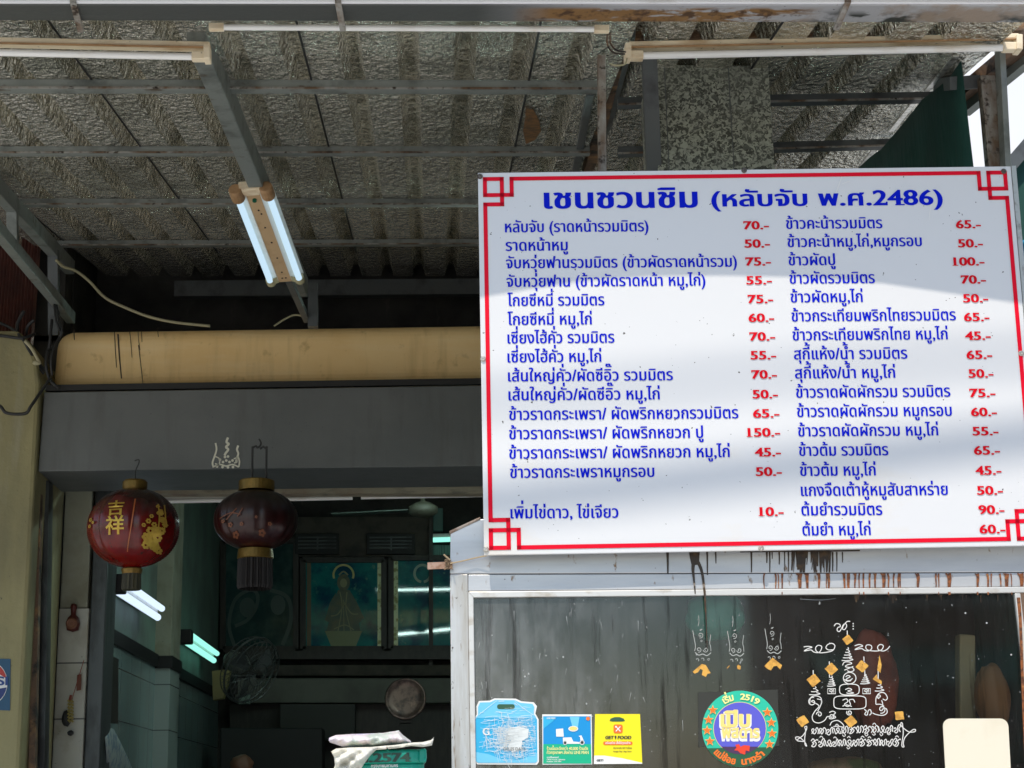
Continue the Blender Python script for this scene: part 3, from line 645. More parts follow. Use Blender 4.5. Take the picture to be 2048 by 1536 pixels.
# ------------------------------------------------------------------ tube lights
def tube_fix(lbl, h0, h1, hp, t0, t1, tp, Y, housing=True, sockets=(True, True), group='unlit tube lights under the roof edge'):
    mid = P((t0[0]+t1[0])/2, (t0[1]+t1[1])/2, Y)
    f = thing('tube_light', mid, lbl, 'tube light', group)
    s = Y/F
    if housing: 
        hb = MB().bar(P(*h0, Y+.015), P(*h1, Y+.015), .045, hp*s).build('housing', M_beige, f, bevel=.004)
        MB().bar(P(h0[0], h0[1]+1, Y-.012), P(h1[0], h1[1]+1, Y-.012), .008, .004).build('housing_rib', M_brownpl, hb)
    MB().tube([P(*t0, Y), P(*t1, Y)], tp*s/2, 14).build('tube', M_tubeoff, f, smooth=False)
    for (a_, b_), on in zip(((t0, t1), (t1, t0)), sockets):
        if not on: continue
        dx = (b_[0]-a_[0])/abs(b_[0]-a_[0]); A = P(a_[0]-dx*6, a_[1], Y); B = P(a_[0]+dx*24, a_[1], Y)
        sk = MB().bar(A, B, tp*s*1.25, tp*s*1.2)
        if housing: sk.bar(P(a_[0]-dx*7, a_[1]+tp*.6, Y+.0), P(a_[0]-dx*7, a_[1]-hp*1.6, Y), .05, .02, V((1, 0, 0)))
        sk.build('socket', M_beige, f, bevel=.003)
    return f
tube_fix('white unlit tube light nearest the rusty rafter end, under a beige batten', (-60, 84), (421, 94), 12.5, (-60, 104), (408, 114), 15, 4.78, sockets=(False, True))
tube_fix('thin white unlit tube light tucked right under the gutter', (430, 36), (1215, 40), 12, (424, 54.5), (1212, 58.5), 13, 4.7, housing=False)
tube_fix('yellowed unlit tube light above the galvanised duct and menu sign', (1256, 93.5), (2034, 77), 13, (1262, 112), (2028, 95), 16, 4.88)
# lit twin fitting
A = P(504, 380, 6.3); B = P(570, 556, 6.92); ax = (B-A).normalized(); sd_ = V((1, .05, 0)); sd_ = (sd_-ax*sd_.dot(ax)).normalized(); nn = ax.cross(sd_)
if nn.z > 0: nn = -nn
tw = thing('twin_tube_light', A, 'lit twin tube light with browned plastic body hanging under the canopy', 'tube light')
L_ = (B-A).length
def tp_(s, l, d): return A+sd_*s+ax*(L_*l)+nn*d
MB().hexa([tp_(-.028, 0, .012), tp_(.028, 0, .012), tp_(.028, 1.02, .012), tp_(-.028, 1.02, .012), tp_(-.028, 0, -.02), tp_(.028, 0, -.02), tp_(.028, 1.02, -.02), tp_(-.028, 1.02, -.02)]).build('body', mat('tanned_plastic', (.55, .37, .20), .55, 0, [dict(col=(.40, .24, .11), scale=9, lo=.45, hi=.7), dict(col=(.05, .03, .02), scale=75, lo=.69, hi=.73)]), tw, bevel=.002)
for sg in (-1, 1):
    MB().add([tp_(sg*.0285, .0, .0115), tp_(sg*.0285, 1.0, .0115), tp_(sg*.083, 1.0, -.016), tp_(sg*.083, 0, -.016)], [(0, 1, 2, 3)]).build('reflector', M_refl, tw, solid=.003)
    MB().tube([tp_(sg*.064, .0, .014), tp_(sg*.064, .985, .014)], .0135, 16).build('tube', M_tubeon, tw, smooth=True)
    MB().tube([tp_(sg*.064, .985, .014), tp_(sg*.064, 1.0, .014)], [.0135, .009], 16).build('tube_cap', M_tubeon, tw)
    c_ = MB(); c_.tube([tp_(sg*.062, -.05, .012), tp_(sg*.062, .055, .014)], .028, 14); c_.build('end_cap', M_brownpl, tw, bevel=.005)
    c_ = MB(); c_.tube([tp_(sg*.064, .985, .006), tp_(sg*.064, 1.035, .006)], .021, 14); c_.add([tp_(sg*.0285, .95, .012), tp_(sg*.0285, 1.02, .012), tp_(sg*.06, 1.03, .02), tp_(sg*.06, .97, .02)], [(0, 1, 2, 3)]); c_.build('end_holder', mat('olive_plastic', (.42, .38, .22), .5), tw)
MB().prism([tp_(-.052, -.05, .02), tp_(.052, -.05, .02), tp_(.03, .02, .022), tp_(-.03, .02, .022)], nn*-.045).build('end_plate', M_beige, tw, bevel=.006)
MB().tube([tp_(0, .075, .012), tp_(0, .075, .022)], .009, 12).build('starter', flat('green_starter', (.0, .10, .05)), tw)
sc = MB()
for l, s in ((.19, 0), (.23, .006), (.38, .0), (.55, .004), (.73, .003), (.9, .0), (.97, .008), (.97, -.008)): sc.tube([tp_(s, l, .011), tp_(s, l, .0145)], .004, 8)
sc.build('screw', M_drk_stain, tw)
MB().tube([tp_(0, .1, -.01), tp_(-.02, .1, -.10)], .006, 8).build('hanger', M_steel_d, tw)

# ------------------------------------------------------------------ duct
YD = 5.2
da, db, dc, dd_ = P(1306, 108, YD), P(1541, 108, YD), P(1322, 480, YD), P(1553, 480, YD)
x0d, x1d = (da.x+dc.x)/2, (db.x+dd_.x)/2
du = thing('duct', (x0d, YD, dc.z), 'spangled galvanised sheet metal duct rising behind the menu sign', 'duct')
zd0, zd1 = dc.z, roof_z(x0d, YD)+.01
MB().box(x0d, x1d, YD, YD+.32, zd0, zd1).build('duct_body', M_spangle, du, bevel=.003)
sm = MB()
for px in (1334, 1463): 
    xx = P(px, 250, YD).x; sm.box(xx-.0015, xx+.0015, YD-.002, YD, zd0, zd1)
sm.build('seam', M_steel_d, du)

# ------------------------------------------------------------------ green curtain, neighbours at the right
XC = P(1925, 168, 5.0).x
def PC(x, y): return PX(x, y, XC)
gc = MB()
rows = 16; cols = 26
top = [(1912, 158), (1890, 176), (1850, 216), (1800, 268), (1730, 335), (1640, 425)]
vs = []
yA, yB = PC(1927, 170).y, 8.6
for j in range(rows+1):
    for i_ in range(cols+1):
        y = yA+(yB-yA)*i_/cols
        zt_ = roof_z(XC, y)-.035-.065*(y-yA)-.012*math.sin(i_*1.3)
        z = zt_-(2.3)*j/rows
        vs.append(V((XC+.018*math.sin(i_*1.9+j*.25)*(.3+j/rows), y-.03*j/rows*(i_ == 0), z)))
gc.add(vs, [(j*(cols+1)+i_, j*(cols+1)+i_+1, (j+1)*(cols+1)+i_+1, (j+1)*(cols+1)+i_) for j in range(rows) for i_ in range(cols)])
o = gc.build('shade_cloth', M_green, loc=PC(1850, 330), solid=.002, smooth=True); tag(o, 'dark green shade cloth hanging under the roof behind the sign corner', 'cloth')
nb_ = thing('neighbour_awning', P(2060, 500, 5.6), 'dark green awning panel with sloping steel edge past the sign corner', 'awning')
MB().prism([P(2022, 345, 5.6), P(2120, 235, 5.6), P(2120, 640, 5.6), P(2037, 640, 5.6)], (0, .03, 0)).build('panel', M_green, nb_)
MB().bar(P(2008, 345, 5.58), P(2120, 215, 5.58), .04, .05).build('edge_bar', M_steel_d, nb_)
o = MB().lathe([(0, .0), (.13, .0), (.15, .03), (.15, .5), (.14, .52), (.0, .52)], P(2112, 790, 5.3), 28).build('blue_tank', flat('blue_plastic', (.0, .22, .45)), smooth=True); tag(o, 'bright blue plastic tank just past the side of the menu sign', 'tank')

# ------------------------------------------------------------------ menu sign
sg_ = thing('menu_sign', sign_pt(SW/2, -SH, 0), 'white menu sign with blue Thai dishes, red prices and red fretwork border', 'menu sign')
MB().hexa([sign_pt(0, -SH, -.014), sign_pt(SW, -SH, -.014), sign_pt(SW, 0, -.014), sign_pt(0, 0, -.014), sign_pt(0, -SH), sign_pt(SW, -SH), sign_pt(SW, 0), sign_pt(0, 0)]).build('panel', M_panel, sg_, loc=sign_pt(SW/2, 0), bevel=.002)
fr_ = MB()
for u0, v0, u1, v1 in ((0.02, -.02, SW-.02, -.02), (.02, -SH+.02, SW-.02, -SH+.02), (.02, -.02, .02, -SH+.02), (SW-.02, -.02, SW-.02, -SH+.02)):
    fr_.bar(sign_pt(u0, v0, -.026), sign_pt(u1, v1, -.026), .022, .022, SN)
fr_.build('back_frame', M_steel, sg_)
MB().bar(sign_pt(SW+.008, .0, -.012), sign_pt(SW+.008, -SH, -.012), .014, .03, SN).build('edge_strip', mat('edge_paint', (.45, .47, .45), .5, .3, [dict(col=(.22, .2, .17), scale=20, lo=.5, hi=.65)]), sg_)
bd = MB(); SF = lambda off: (lambda u, v: sign_pt(u, v, off))
def bline(pts, w=.0125):
    for (ua, va), (ub, vb) in zip(pts, pts[1:]):
        h = w/2; u0, u1 = sorted((ua, ub)); v0, v1 = sorted((va, vb))
        bd.add([sign_pt(u0-h, v0-h, .0016), sign_pt(u1+h, v0-h, .0016), sign_pt(u1+h, v1+h, .0016), sign_pt(u0-h, v1+h, .0016)], [(0, 1, 2, 3)])
m0 = .021; s1 = .052; s2 = .062; s3 = .094          # fretwork measures from the corner
def corner(fu, fv):
    # closed square at the corner, a stepped line leaving it to both sides
    bline([(fu(m0), fv(m0)), (fu(m0+s1), fv(m0)), (fu(m0+s1), fv(m0+s1)), (fu(m0), fv(m0+s1)), (fu(m0), fv(m0))])
    bline([(fu(m0+s1), fv(m0+s1)), (fu(m0+s3-.012), fv(m0+s1)), (fu(m0+s3-.012), fv(m0))])
    bline([(fu(m0+s1), fv(m0+s1)), (fu(m0+s1), fv(m0+s3-.012)), (fu(m0), fv(m0+s3-.012))])
ids = lambda x: x
corner(lambda x: x, lambda y: -y); corner(lambda x: SW-x, lambda y: -y); corner(lambda x: x, lambda y: -SH+y); corner(lambda x: SW-x, lambda y: -SH+y)
e = m0+s3-.012
bline([(e, -m0), (SW-e, -m0)]); bline([(e, -SH+m0), (SW-e, -SH+m0)]); bline([(m0, -e), (m0, -SH+e)]); bline([(SW-m0, -e), (SW-m0, -SH+e)])
bd.build('border', M_red, sg_)
PXM = SW/1085
def sline(name, s, xs, xe, yb, hpx, m, ox=.027, oy=.003, slab=False, ref='น', off=.0016, ye=None):
    u0, v0 = sign_uv(xs, yb); u1, v1 = sign_uv(xe, ye if ye is not None else yb-(xe-xs)*.0075)
    sy = hpx*PXM/em_height(ref, ox, oy); q = MB()
    vs, fs, w = text2d(s, ox, oy, slab, .02)
    q.add([sign_pt(u0+(u1-u0)*x/w, v0+(v1-v0)*x/w+y*sy, off) for x, y in vs], fs)
    return q.build(name, m, sg_)
sline('title', 'เชนชวนชิม', 1088, 1396, 417, 33, M_blue, .036, .012)
sline('title', '(หลับจับ พ.ศ.2486)', 1423, 1886, 413, 25.5, M_blue, .034, .012, True)
LEFT = [('หลับจับ (ราดหน้ารวมมิตร)', 1010, 1297, 465), ('ราดหน้าหมู', 1011, 1136, 502), ('จับหวุ่ยฟานรวมมิตร (ข้าวผัดราดหน้ารวม)', 1012, 1474, 537), ('จับหวุ่ยฟาน (ข้าวผัดราดหน้า หมู,ไก่)', 1013, 1411, 574),
        ('โกยซีหมี่ รวมมิตร', 1015, 1209, 612), ('โกยซีหมี่ หมู,ไก่', 1015, 1184, 650), ('เซี่ยงไฮ้คั่ว รวมมิตร', 1015, 1229, 687), ('เซี่ยงไฮ้คั่ว หมู,ไก่', 1015, 1203, 725), ('เส้นใหญ่คั่ว/ผัดซีอิ๊ว รวมมิตร', 1016, 1346, 763),
        ('เส้นใหญ่คั่ว/ผัดซีอิ๊ว หมู,ไก่', 1017, 1320, 801), ('ข้าวราดกระเพรา/ ผัดพริกหยวกรวมมิตร', 1018, 1477, 840), ('ข้าวราดกระเพรา/ ผัดพริกหยวก ปู', 1018, 1407, 878.5), ('ข้าวราดกระเพรา/ ผัดพริกหยวก หมู,ไก่', 1018, 1460, 917.5),
        ('ข้าวราดกระเพราหมูกรอบ', 1020, 1309, 956), ('เพิ่มไข่ดาว, ไข่เจียว', 1021, 1237, 1037)]
RIGHT = [('ข้าวคะน้ารวมมิตร', 1572, 1765, 458), ('ข้าวคะน้าหมู,ไก่,หมูกรอบ', 1575, 1844, 494.5), ('ข้าวผัดปู', 1577, 1671, 531), ('ข้าวผัดรวมมิตร', 1579, 1750, 567.5), ('ข้าวผัดหมู,ไก่', 1581, 1726, 605), ('ข้าวกระเทียมพริกไทยรวมมิตร', 1583, 1912, 643),
         ('ข้าวกระเทียมพริกไทย หมู,ไก่', 1585, 1896, 681), ('สุกี้แห้ง/น้ำ รวมมิตร', 1588, 1815, 719), ('สุกี้แห้ง/น้ำ หมู,ไก่', 1590, 1791, 757), ('ข้าวราดผัดผักรวม รวมมิตร', 1592, 1901, 795.5), ('ข้าวราดผัดผักรวม หมูกรอบ', 1594, 1904, 834),
         ('ข้าวราดผัดผักรวม หมู,ไก่', 1596, 1877, 873), ('ข้าวต้ม รวมมิตร', 1598, 1777, 912), ('ข้าวต้ม หมู,ไก่', 1600, 1752, 952), ('แกงจืดเต้าหู้หมูสับสาหร่าย', 1602, 1896, 992), ('ต้มยำรวมมิตร', 1603, 1765, 1031), ('ต้มยำ หมู,ไก่', 1605, 1742, 1071)]
for s, xa, xb, yb in LEFT+RIGHT: sline('dish_name', s, xa, xb, yb, 18.2, M_blue)
LP = [('70.-', 1487, 1538, 459), ('50.-', 1489, 1540, 495.5), ('75.-', 1491, 1542, 531.5), ('55.-', 1492.5, 1544, 569), ('75.-', 1495.5, 1546.5, 606.5), ('60.-', 1497, 1548.5, 644), ('70.-', 1499, 1550.5, 681.5), ('55.-', 1501, 1552.5, 719), ('70.-', 1503, 1554, 757.5),
      ('50.-', 1505, 1556, 797), ('65.-', 1506, 1559, 835.5), ('150.-', 1493, 1560.5, 873.5), ('45.-', 1509.5, 1562, 913), ('50.-', 1511.5, 1564, 952), ('10.-', 1517, 1567.5, 1032)]
RP_ = [('65.-', 1912, 1962, 457), ('50.-', 1916, 1966, 495), ('100.-', 1905, 1969, 531.5), ('70.-', 1922, 1972, 567.5), ('50.-', 1926, 1976.5, 605), ('65.-', 1928, 1979, 642.5), ('45.-', 1930, 1981.5, 680), ('65.-', 1933, 1984.5, 718), ('50.-', 1937, 1987, 755.5),
       ('75.-', 1939, 1991, 794.5), ('60.-', 1942, 1994, 832.5), ('55.-', 1945, 1997, 871), ('65.-', 1948, 2000, 909.5), ('45.-', 1951, 2003, 949.5), ('50.-', 1954, 2006, 989.5), ('90.-', 1957, 2009, 1028), ('60.-', 1959, 2011, 1067)]
for s, xa, xb, yb in LP+RP_: sline('price', s, xa, xb, yb, 17.0, M_redt, .040, .012, True, '5', .0022)
for px, py, m in ((960, 353, M_screw), (1488, 341, M_screw), (2007, 343, M_screw), (966, 718, M_screwl), (2042, 707, M_screwl), (972, 1099, M_screwl), (1522, 1097, M_screwl), (2074, 1087, M_screwl)):
    u, v = sign_uv(px, py); p = sign_pt(u, v)
    MB().lathe([(.0085, -.002), (.0085, .003), (.006, .006), (.003, .0062), (.0, .004)], p, 16, SN).build('screw', m, sg_)
sc = MB()
for pts, w in (([(1657, 420), (1664, 405), (1674, 380), (1684, 352)], 1.6), ([(1684, 368), (1700, 362)], 1.2), ([(1858, 440), (1861, 415), (1866, 400)], 1.0), ([(1015, 610), (1016, 625)], 1)):
    ribbon(sc, [sign_uv(*q) for q in pts], w*PXM, lambda u, v: sign_pt(u, v, .0012))
sc.build('scratch', M_white, sg_)

# ------------------------------------------------------------------ food cabinet
cb_ = thing('food_cabinet', C(1450, 1536)*1, 'weathered aluminium food display cabinet with dark dirty glass under the menu sign', 'cabinet')
XRp = 2150
Dp = CN*-.62
def cslab(pts, t, name, m, par=cb_, bevel=.003, off=0):
    return MB().prism([C(x, y, off) for x, y in pts], CN*-t).build(name, m, par, bevel=bevel)
zc0 = .13
def foot(px, off=0): p = C(px, 1500, off); return V((p.x, p.y, zc0))
# carcass: left stile, fascia, band, top, sides
q = MB(); a0 = C(900, 1148); a1 = C(936, 1148); q.hexa([foot(900), V((a1.x, a1.y, zc0)), V((a1.x, a1.y, zc0))-CN*.04, foot(900)-CN*.04, a0, a1, a1-CN*.04, a0-CN*.04]); q.build('stile', M_alu_l, cb_, bevel=.003)
cslab([(900, 1147.5), (XRp, 1144), (XRp, 1010), (960, 1038), (901, 1066)], .03, 'fascia', M_alu)
cslab([(936.5, 1182), (XRp, 1172), (XRp, 1145.5), (936.5, 1149)], .03, 'head_rail', M_alu, bevel=.002, off=-.002)
jn = MB().prism([C(900, 1149.5, -.003), C(XRp, 1146, -.003), C(XRp, 1143, -.003), C(900, 1146.5, -.003)], CN*-.02).build('joint', M_black, cb_)
tp0 = C(901, 1065, .002); MB().prism([C(900, 1068, .003), C(961, 1039, .003), C(961, 1033, .003), C(898, 1062, .003)], CN*-.5).build('top_edge', M_topedge, cb_, bevel=.003)
sw = MB(); p = C(900, 1068); f_ = foot(900); sw.prism([f_-CN*.045, p-CN*.035, p-CN*.62, f_-CN*.62], CX*.02); sw.build('side_panel', M_alu_l, cb_)
sr = MB(); p = C(XRp, 1066); f_ = foot(XRp); sr.prism([f_, p, p-CN*.62, f_-CN*.62], CX*.02); sr.build('side_panel', M_alu_l, cb_)
bp_ = MB(); p = C(905, 1100, -.6); q_ = C(XRp, 1090, -.6); bp_.prism([V((p.x, p.y, zc0)), V((q_.x, q_.y, zc0)), q_, p], CN*-.02); bp_.build('back_panel', M_cabin, cb_)
rf_ = MB(); rf_.prism([C(903, 1082, -.03), C(XRp, 1075, -.03), C(XRp, 1075, -.03)-CN*.57, C(903, 1082, -.03)-CN*.57], V((0, 0, .012))); rf_.build('roof_panel', M_cabin, cb_)
# glazing bead, glass
zb0 = 1.05
def Cz(px, py, off=0): return C(px, py, off)
bd_ = MB()
bl = C(936, 1183); bl2 = C(947, 1195); brr = C(2040, 1176); brr2 = C(2029, 1188)
bd_.prism([C(936.5, 1183, .004), C(XRp, 1172.5, .004), C(XRp, 1184, .004), C(947, 1195, .004)], CN*-.02)
lb = C(936.5, 1183, .004); lb2 = C(947, 1195, .004)
bd_.prism([V((lb.x, lb.y, zb0)), V((lb2.x, lb2.y, zb0)), lb2, lb], CN*-.02)
rb = C(2030, 1186.5, .0035); rb2 = C(2041, 1186.5, .0035)
bd_.prism([V((rb.x+.02, rb.y, zb0)), V((rb2.x+.02, rb2.y, zb0)), rb2, rb], CN*-.02)
bd_.build('glazing_bead', M_bead, cb_, bevel=.002)
ml = MB(); p = C(2040, 1186, .002); q_ = C(2100, 1184, .002); ml.prism([V((p.x+.02, p.y, zc0)), V((q_.x+.02, q_.y, zc0)), q_, p], CN*-.03); ml.build('stile', M_brownrust, cb_)
gp = MB(); p = C(944, 1192, -.008); q_ = C(2046, 1181, -.008); gp.prism([V((p.x, p.y, zb0-.02)), V((q_.x, q_.y, zb0-.02)), q_, p], CN*-.003)
glass = gp.build('glass_pane', M_glass, cb_, loc=C(944, 1192, -.008))
lo = MB(); p = C(936, 1500, .0); q_ = C(XRp, 1500, .0); lo.prism([V((p.x, p.y, zc0)), V((q_.x, q_.y, zc0)), V((q_.x, q_.y, zb0)), V((p.x, p.y, zb0))], CN*-.03); lo.build('kick_panel', M_alu, cb_)
# stains running from the joint
dr = MB()
def zx(x): return 1500+x/3.737
for x, w in ((105, 7), (192, 8), (215, 5), (240, 9), (372, 20), (427, 16), (515, 13), (572, 5), (588, 14), (705, 11), (730, 9), (742, 6), (785, 10), (815, 7), (848, 8), (895, 9), (935, 10), (1000, 17), (1035, 8), (1075, 8), (1110, 8), (1123, 9), (1255, 15), (1390, 8), (1412, 7), (1490, 20), (1702, 14), (1778, 10), (1805, 6), (1873, 8), (1920, 18), (1955, 5), (2030, 22)):
    px = zx(x); wp = w/3.737*1.25; t = random.uniform(.55, .9); bot = 1178 if random.random() < .75 else 1190
    y0 = 1147
    ribbon(dr, [(px-random.uniform(-1, 2), y0), (px+random.uniform(-.8, .8), y0+9), (px+random.uniform(-.6, .6), 1168), (px+random.uniform(-.6, 1), bot)], [wp*1.5, wp*t], lambda x_, y_: C(x_, y_, .0012 if y_ < 1181 else .0055), k=4)
    if w > 9: ribbon(dr, [(px-wp*1.2, 1147.2), (px-wp*.2, 1151), (px, 1158)], [wp*.3, wp*1.1], lambda x_, y_: C(x_, y_, .0010))
p_, q_ = (2037, 1195), (2052, 1536)
ribbon(dr, [p_, (2041, 1250), (2046, 1380), q_], [7, 5], lambda x_, y_: C(x_, y_, .0056))
dr.build('rust_drip', M_rustdrip, cb_)
td = MB()
for x, y1, w in ((10, 1145, 3), (125, 1126, 3), (147, 1145, 2.6), (165, 1118, 2), (218, 1129, 2.6), (258, 1143, 2), (287, 1143, 2.6), (617, 1143, 3), (648, 1143, 2.4), (690, 1125, 2.2)):
    px = zx(x); ribbon(td, [(px, 1104), (px+.4, (1104+y1)/2), (px+.2, y1)], [w*1.3, w*.7], lambda x_, y_: C(x_, y_, .0013))
for x, y1, w in ((1690, 1147, 4.2), (1960, 1150, 3), (2018, 1127, 2.6)):
    px = 840+x/3.413; ribbon(td, [(px, 1104), (px+.4, (1104+y1)/2), (px+.6, y1)], [w*1.3, w*.7], lambda x_, y_: C(x_, y_, .0013))
ribbon(td, [(1389, 1100), (1389, 1112), (1390, 1122), (1391, 1130)], [22, 15], lambda x_, y_: C(x_, y_, .0014))
ribbon(td, [(1387, 1124), (1386, 1140), (1388, 1160), (1390.5, 1188)], [8, 2], lambda x_, y_: C(x_, y_, .0058 if y_ > 1170 else .0016))
ribbon(td, [(1396, 1124), (1402, 1138), (1406, 1156), (1409, 1185)], [7, 4], lambda x_, y_: C(x_, y_, .0058 if y_ > 1170 else .0016))
ribbon(td, [(1409, 1180), (1411, 1215), (1413, 1260), (1415, 1298)], [4.5, 1.6], lambda x_, y_: C(x_, y_, .006))
random.seed(21)
for i in range(34):
    px = random.uniform(1584, 1660); y1_ = random.choice((random.uniform(1112, 1130), random.uniform(1130, 1145), 1145)); w = random.uniform(2, 9)
    ribbon(td, [(px, 1101), (px+random.uniform(-1, 1), (1101+y1_)/2), (px+random.uniform(-2, 2), y1_)], [w, w*random.uniform(.15, .6)], lambda x_, y_: C(x_, y_, .0013+.00004*i))
ribbon(td, [(1480, 1104), (1560, 1103), (1660, 1102), (1720, 1101)], [2, 3], lambda x_, y_: C(x_, y_, .0011), k=8)
for i in range(16):
    px = random.uniform(1700, 2030); ribbon(td, [(px, 1190), (px+.5, 1190+random.uniform(8, 18))], [random.uniform(2, 7), .6], lambda x_, y_: C(x_, y_, -.0075))
td.build('tar_drip', M_tar, cb_)
# what shows dimly behind the glass
o = MB(); p = C(1932, 1560, -.2); o.bar(p, C(1930, 1270, -.2), .05, .05, V((0, 1, 0))).build('inner_post', mat('inner_post_paint', (.42, .33, .18), .6), cb_, bevel=.006)
def lump(c_, rx, ry, rz, seed, n=20, amp=.12):
    b = MB(); pr = []
    for i_ in range(n+1):
        t = math.pi*i_/n
        for k_ in range(2*n):
            f_ = 2*math.pi*k_/(2*n); d = V((math.sin(t)*math.cos(f_), math.sin(t)*math.sin(f_), math.cos(t)))
            q = 1+amp*noise.noise(d*2.1+V((seed, seed*.3, 0)))+amp*.4*noise.noise(d*5+V((seed, 0, seed)))
            b.v.append(V(c_)+V((d.x*rx, d.y*ry, d.z*rz))*q)
    for i_ in range(n):
        for k_ in range(2*n): b.f.append((i_*2*n+k_, (i_+1)*2*n+k_, (i_+1)*2*n+(k_+1) % (2*n), i_*2*n+(k_+1) % (2*n)))
    return b
o = lump(C(1745, 1360, -.13), .075, .06, .15, 3).build('red_bundle', mat('red_brown_cloth', (.42, .10, .06), .6, 0, [dict(col=(.25, .05, .03), scale=12, lo=.4, hi=.65)]), smooth=True); tag(o, 'dim red-brown bundle behind the dark glass beside the white painted emblem', 'bundle')
o = lump(C(1430, 1232, -.13), .09, .06, .075, 5).build('teal_glow_lump', mat('teal_glow_tint', (.04, .30, .22), .4), smooth=True); tag(o, 'teal lump added behind the cabinet glass for a blurred reflected glow', 'glow stand-in')  # lump stands in for a teal glow reflected in the pane
o = lump(C(1985, 1400, -.13), .05, .05, .11, 9).build('orange_bundle', mat('orange_brown_cloth', (.34, .15, .05), .6), smooth=True); tag(o, 'dim orange-brown bundle behind the glass at the far end of the cabinet', 'bundle')
o = lump(C(1690, 1545, -.14), .12, .08, .045, 12).build('brown_bundle', mat('brown_cloth', (.36, .22, .12), .6, 0, [dict(col=(.12, .16, .05), scale=9, lo=.5, hi=.6)]), smooth=True); tag(o, 'low tan bundle behind the glass below the white painted emblem', 'bundle')
# light scratches and whitish scuffs on the pane
sf = MB()
for i in range(26):
    x, y = random.uniform(950, 1320), random.uniform(1200, 1400); l = random.uniform(4, 20)
    ribbon(sf, [(x, y), (x+random.uniform(-4, 4), y+l)], [random.uniform(.4, 1.0), .2], lambda a_, b_: C(a_, b_, -.0076), smooth=False)
for pts in ([(1600, 1198), (1640, 1200), (1672, 1197)], [(1365, 1440), (1366, 1462)]):
    ribbon(sf, pts, [.9, .4], lambda a_, b_: C(a_, b_, -.0076))
for i in range(120):
    x, y = random.uniform(950, 2026), random.uniform(1197, 1540)
    if i % 2: disc2(sf, x, y, random.choice((.7, .9, 1.2, 1.9)), lambda a_, b_: C(a_, b_, -.0075), 6)
tag(sf.build('scuff', mat('scuff_white', (.40, .41, .40), .7), cb_), kind='stuff')

# painted yantra and gold leaf on the glass
GF = lambda off: (lambda x, y: C(1340+x/3.657, 1220+y/3.657, off))
ya = MB(); g = GF(-.0066)
Wd = 6.2
def spiral(cx, cy, r0, r1, a0, turns, n=22): return [(cx+(r0+(r1-r0)*i/n)*math.cos(R(a0)+2*math.pi*turns*i/n), cy+(r0+(r1-r0)*i/n)*math.sin(R(a0)+2*math.pi*turns*i/n)) for i in range(n+1)]
strokes = [[(1200, 118), (1215, 100), (1240, 104), (1245, 122), (1228, 128), (1222, 148), (1238, 158), (1252, 140), (1268, 108), (1285, 100), (1292, 118), (1278, 142), (1262, 138), (1270, 112), (1296, 84), (1318, 84)],
  [(1296, 150), (1297, 185)],
  [(978, 270), (1010, 266), (1040, 272), (1015, 280), (980, 300), (1030, 292), (1050, 306), (1080, 312), (1100, 300), (1110, 268), (1085, 258), (1066, 274), (1068, 296), (1090, 312), (1140, 310), (1190, 296), (1206, 262), (1185, 244), (1155, 252), (1140, 276), (1160, 292), (1190, 290)],
  [(1350, 262), (1385, 252), (1410, 264), (1385, 272), (1352, 290), (1400, 282), (1425, 296), (1455, 298), (1476, 280), (1468, 258), (1440, 256), (1432, 276), (1450, 294), (1510, 300), (1548, 290), (1560, 262), (1540, 252), (1520, 266), (1524, 290), (1560, 300), (1590, 286), (1608, 264)],
  spiral(1042, 672, 6, 34, 200, 1.25)[::-1]+[(1090, 700), (1060, 740), (1040, 780), (1052, 815), (1090, 826), (1130, 808), (1150, 780), (1170, 784)],
  spiral(1092, 764, 22, 4, 180, 1.2), [(1075, 650), (1110, 662), (1098, 706), (1080, 740)], [(1022, 690), (1030, 640), (1070, 628), (1104, 644), (1108, 680)],
  spiral(1548, 726, 5, 30, 0, 1.3)[::-1]+[(1580, 720), (1588, 750), (1560, 770), (1510, 765), (1480, 752)], [(1506, 690), (1508, 640), (1535, 606), (1570, 608), (1590, 640), (1578, 660), (1556, 650)], spiral(1530, 632, 16, 4, 90, 1.2), [(1548, 660), (1556, 690), (1550, 710)], [(1506, 690), (1540, 690), (1566, 704)],
  spiral(1180, 778, 4, 20, 0, 1.4), [(1165, 750), (1190, 740), (1210, 752), (1196, 768), (1212, 785), (1188, 795)],
  [(1420, 726), (1436, 740), (1424, 762), (1442, 768), (1450, 736), (1466, 730), (1472, 755), (1458, 770)],
  spiral(1312, 750, 4, 21, 30, 1.5),
  [(925, 950), (918, 932), (945, 930), (985, 965), (1000, 995), (988, 985), (985, 940), (992, 880), (985, 856), (1000, 852), (996, 880), (970, 920), (930, 950), (940, 958), (985, 962)],
  [(1700, 828), (1690, 824), (1694, 850), (1745, 890), (1790, 890), (1794, 874), (1770, 880), (1720, 930), (1706, 975), (1712, 1000), (1695, 990), (1706, 900), (1700, 828)],
  [(1170, 845), (1185, 818), (1225, 808), (1262, 832), (1270, 856), (1230, 850), (1195, 852)],
  [(1262, 405), (1275, 382), (1310, 380), (1330, 392), (1300, 400), (1282, 414), (1318, 420), (1340, 412)], [(1275, 440), (1300, 430), (1330, 420), (1346, 440), (1320, 452), (1296, 444)],
  [(1285, 490), (1300, 478), (1318, 488), (1300, 498), (1288, 510), (1312, 516), (1335, 500)], [(1275, 506), (1296, 520), (1325, 516)],
  [(1282, 582), (1310, 572), (1330, 584), (1300, 592), (1340, 605)], [(1290, 606), (1320, 612), (1345, 606)],
  [(1262, 660), (1290, 650), (1300, 670), (1275, 690), (1300, 706), (1320, 690), (1310, 660), (1340, 654), (1352, 676)], [(1262, 704), (1290, 694), (1330, 706)]]
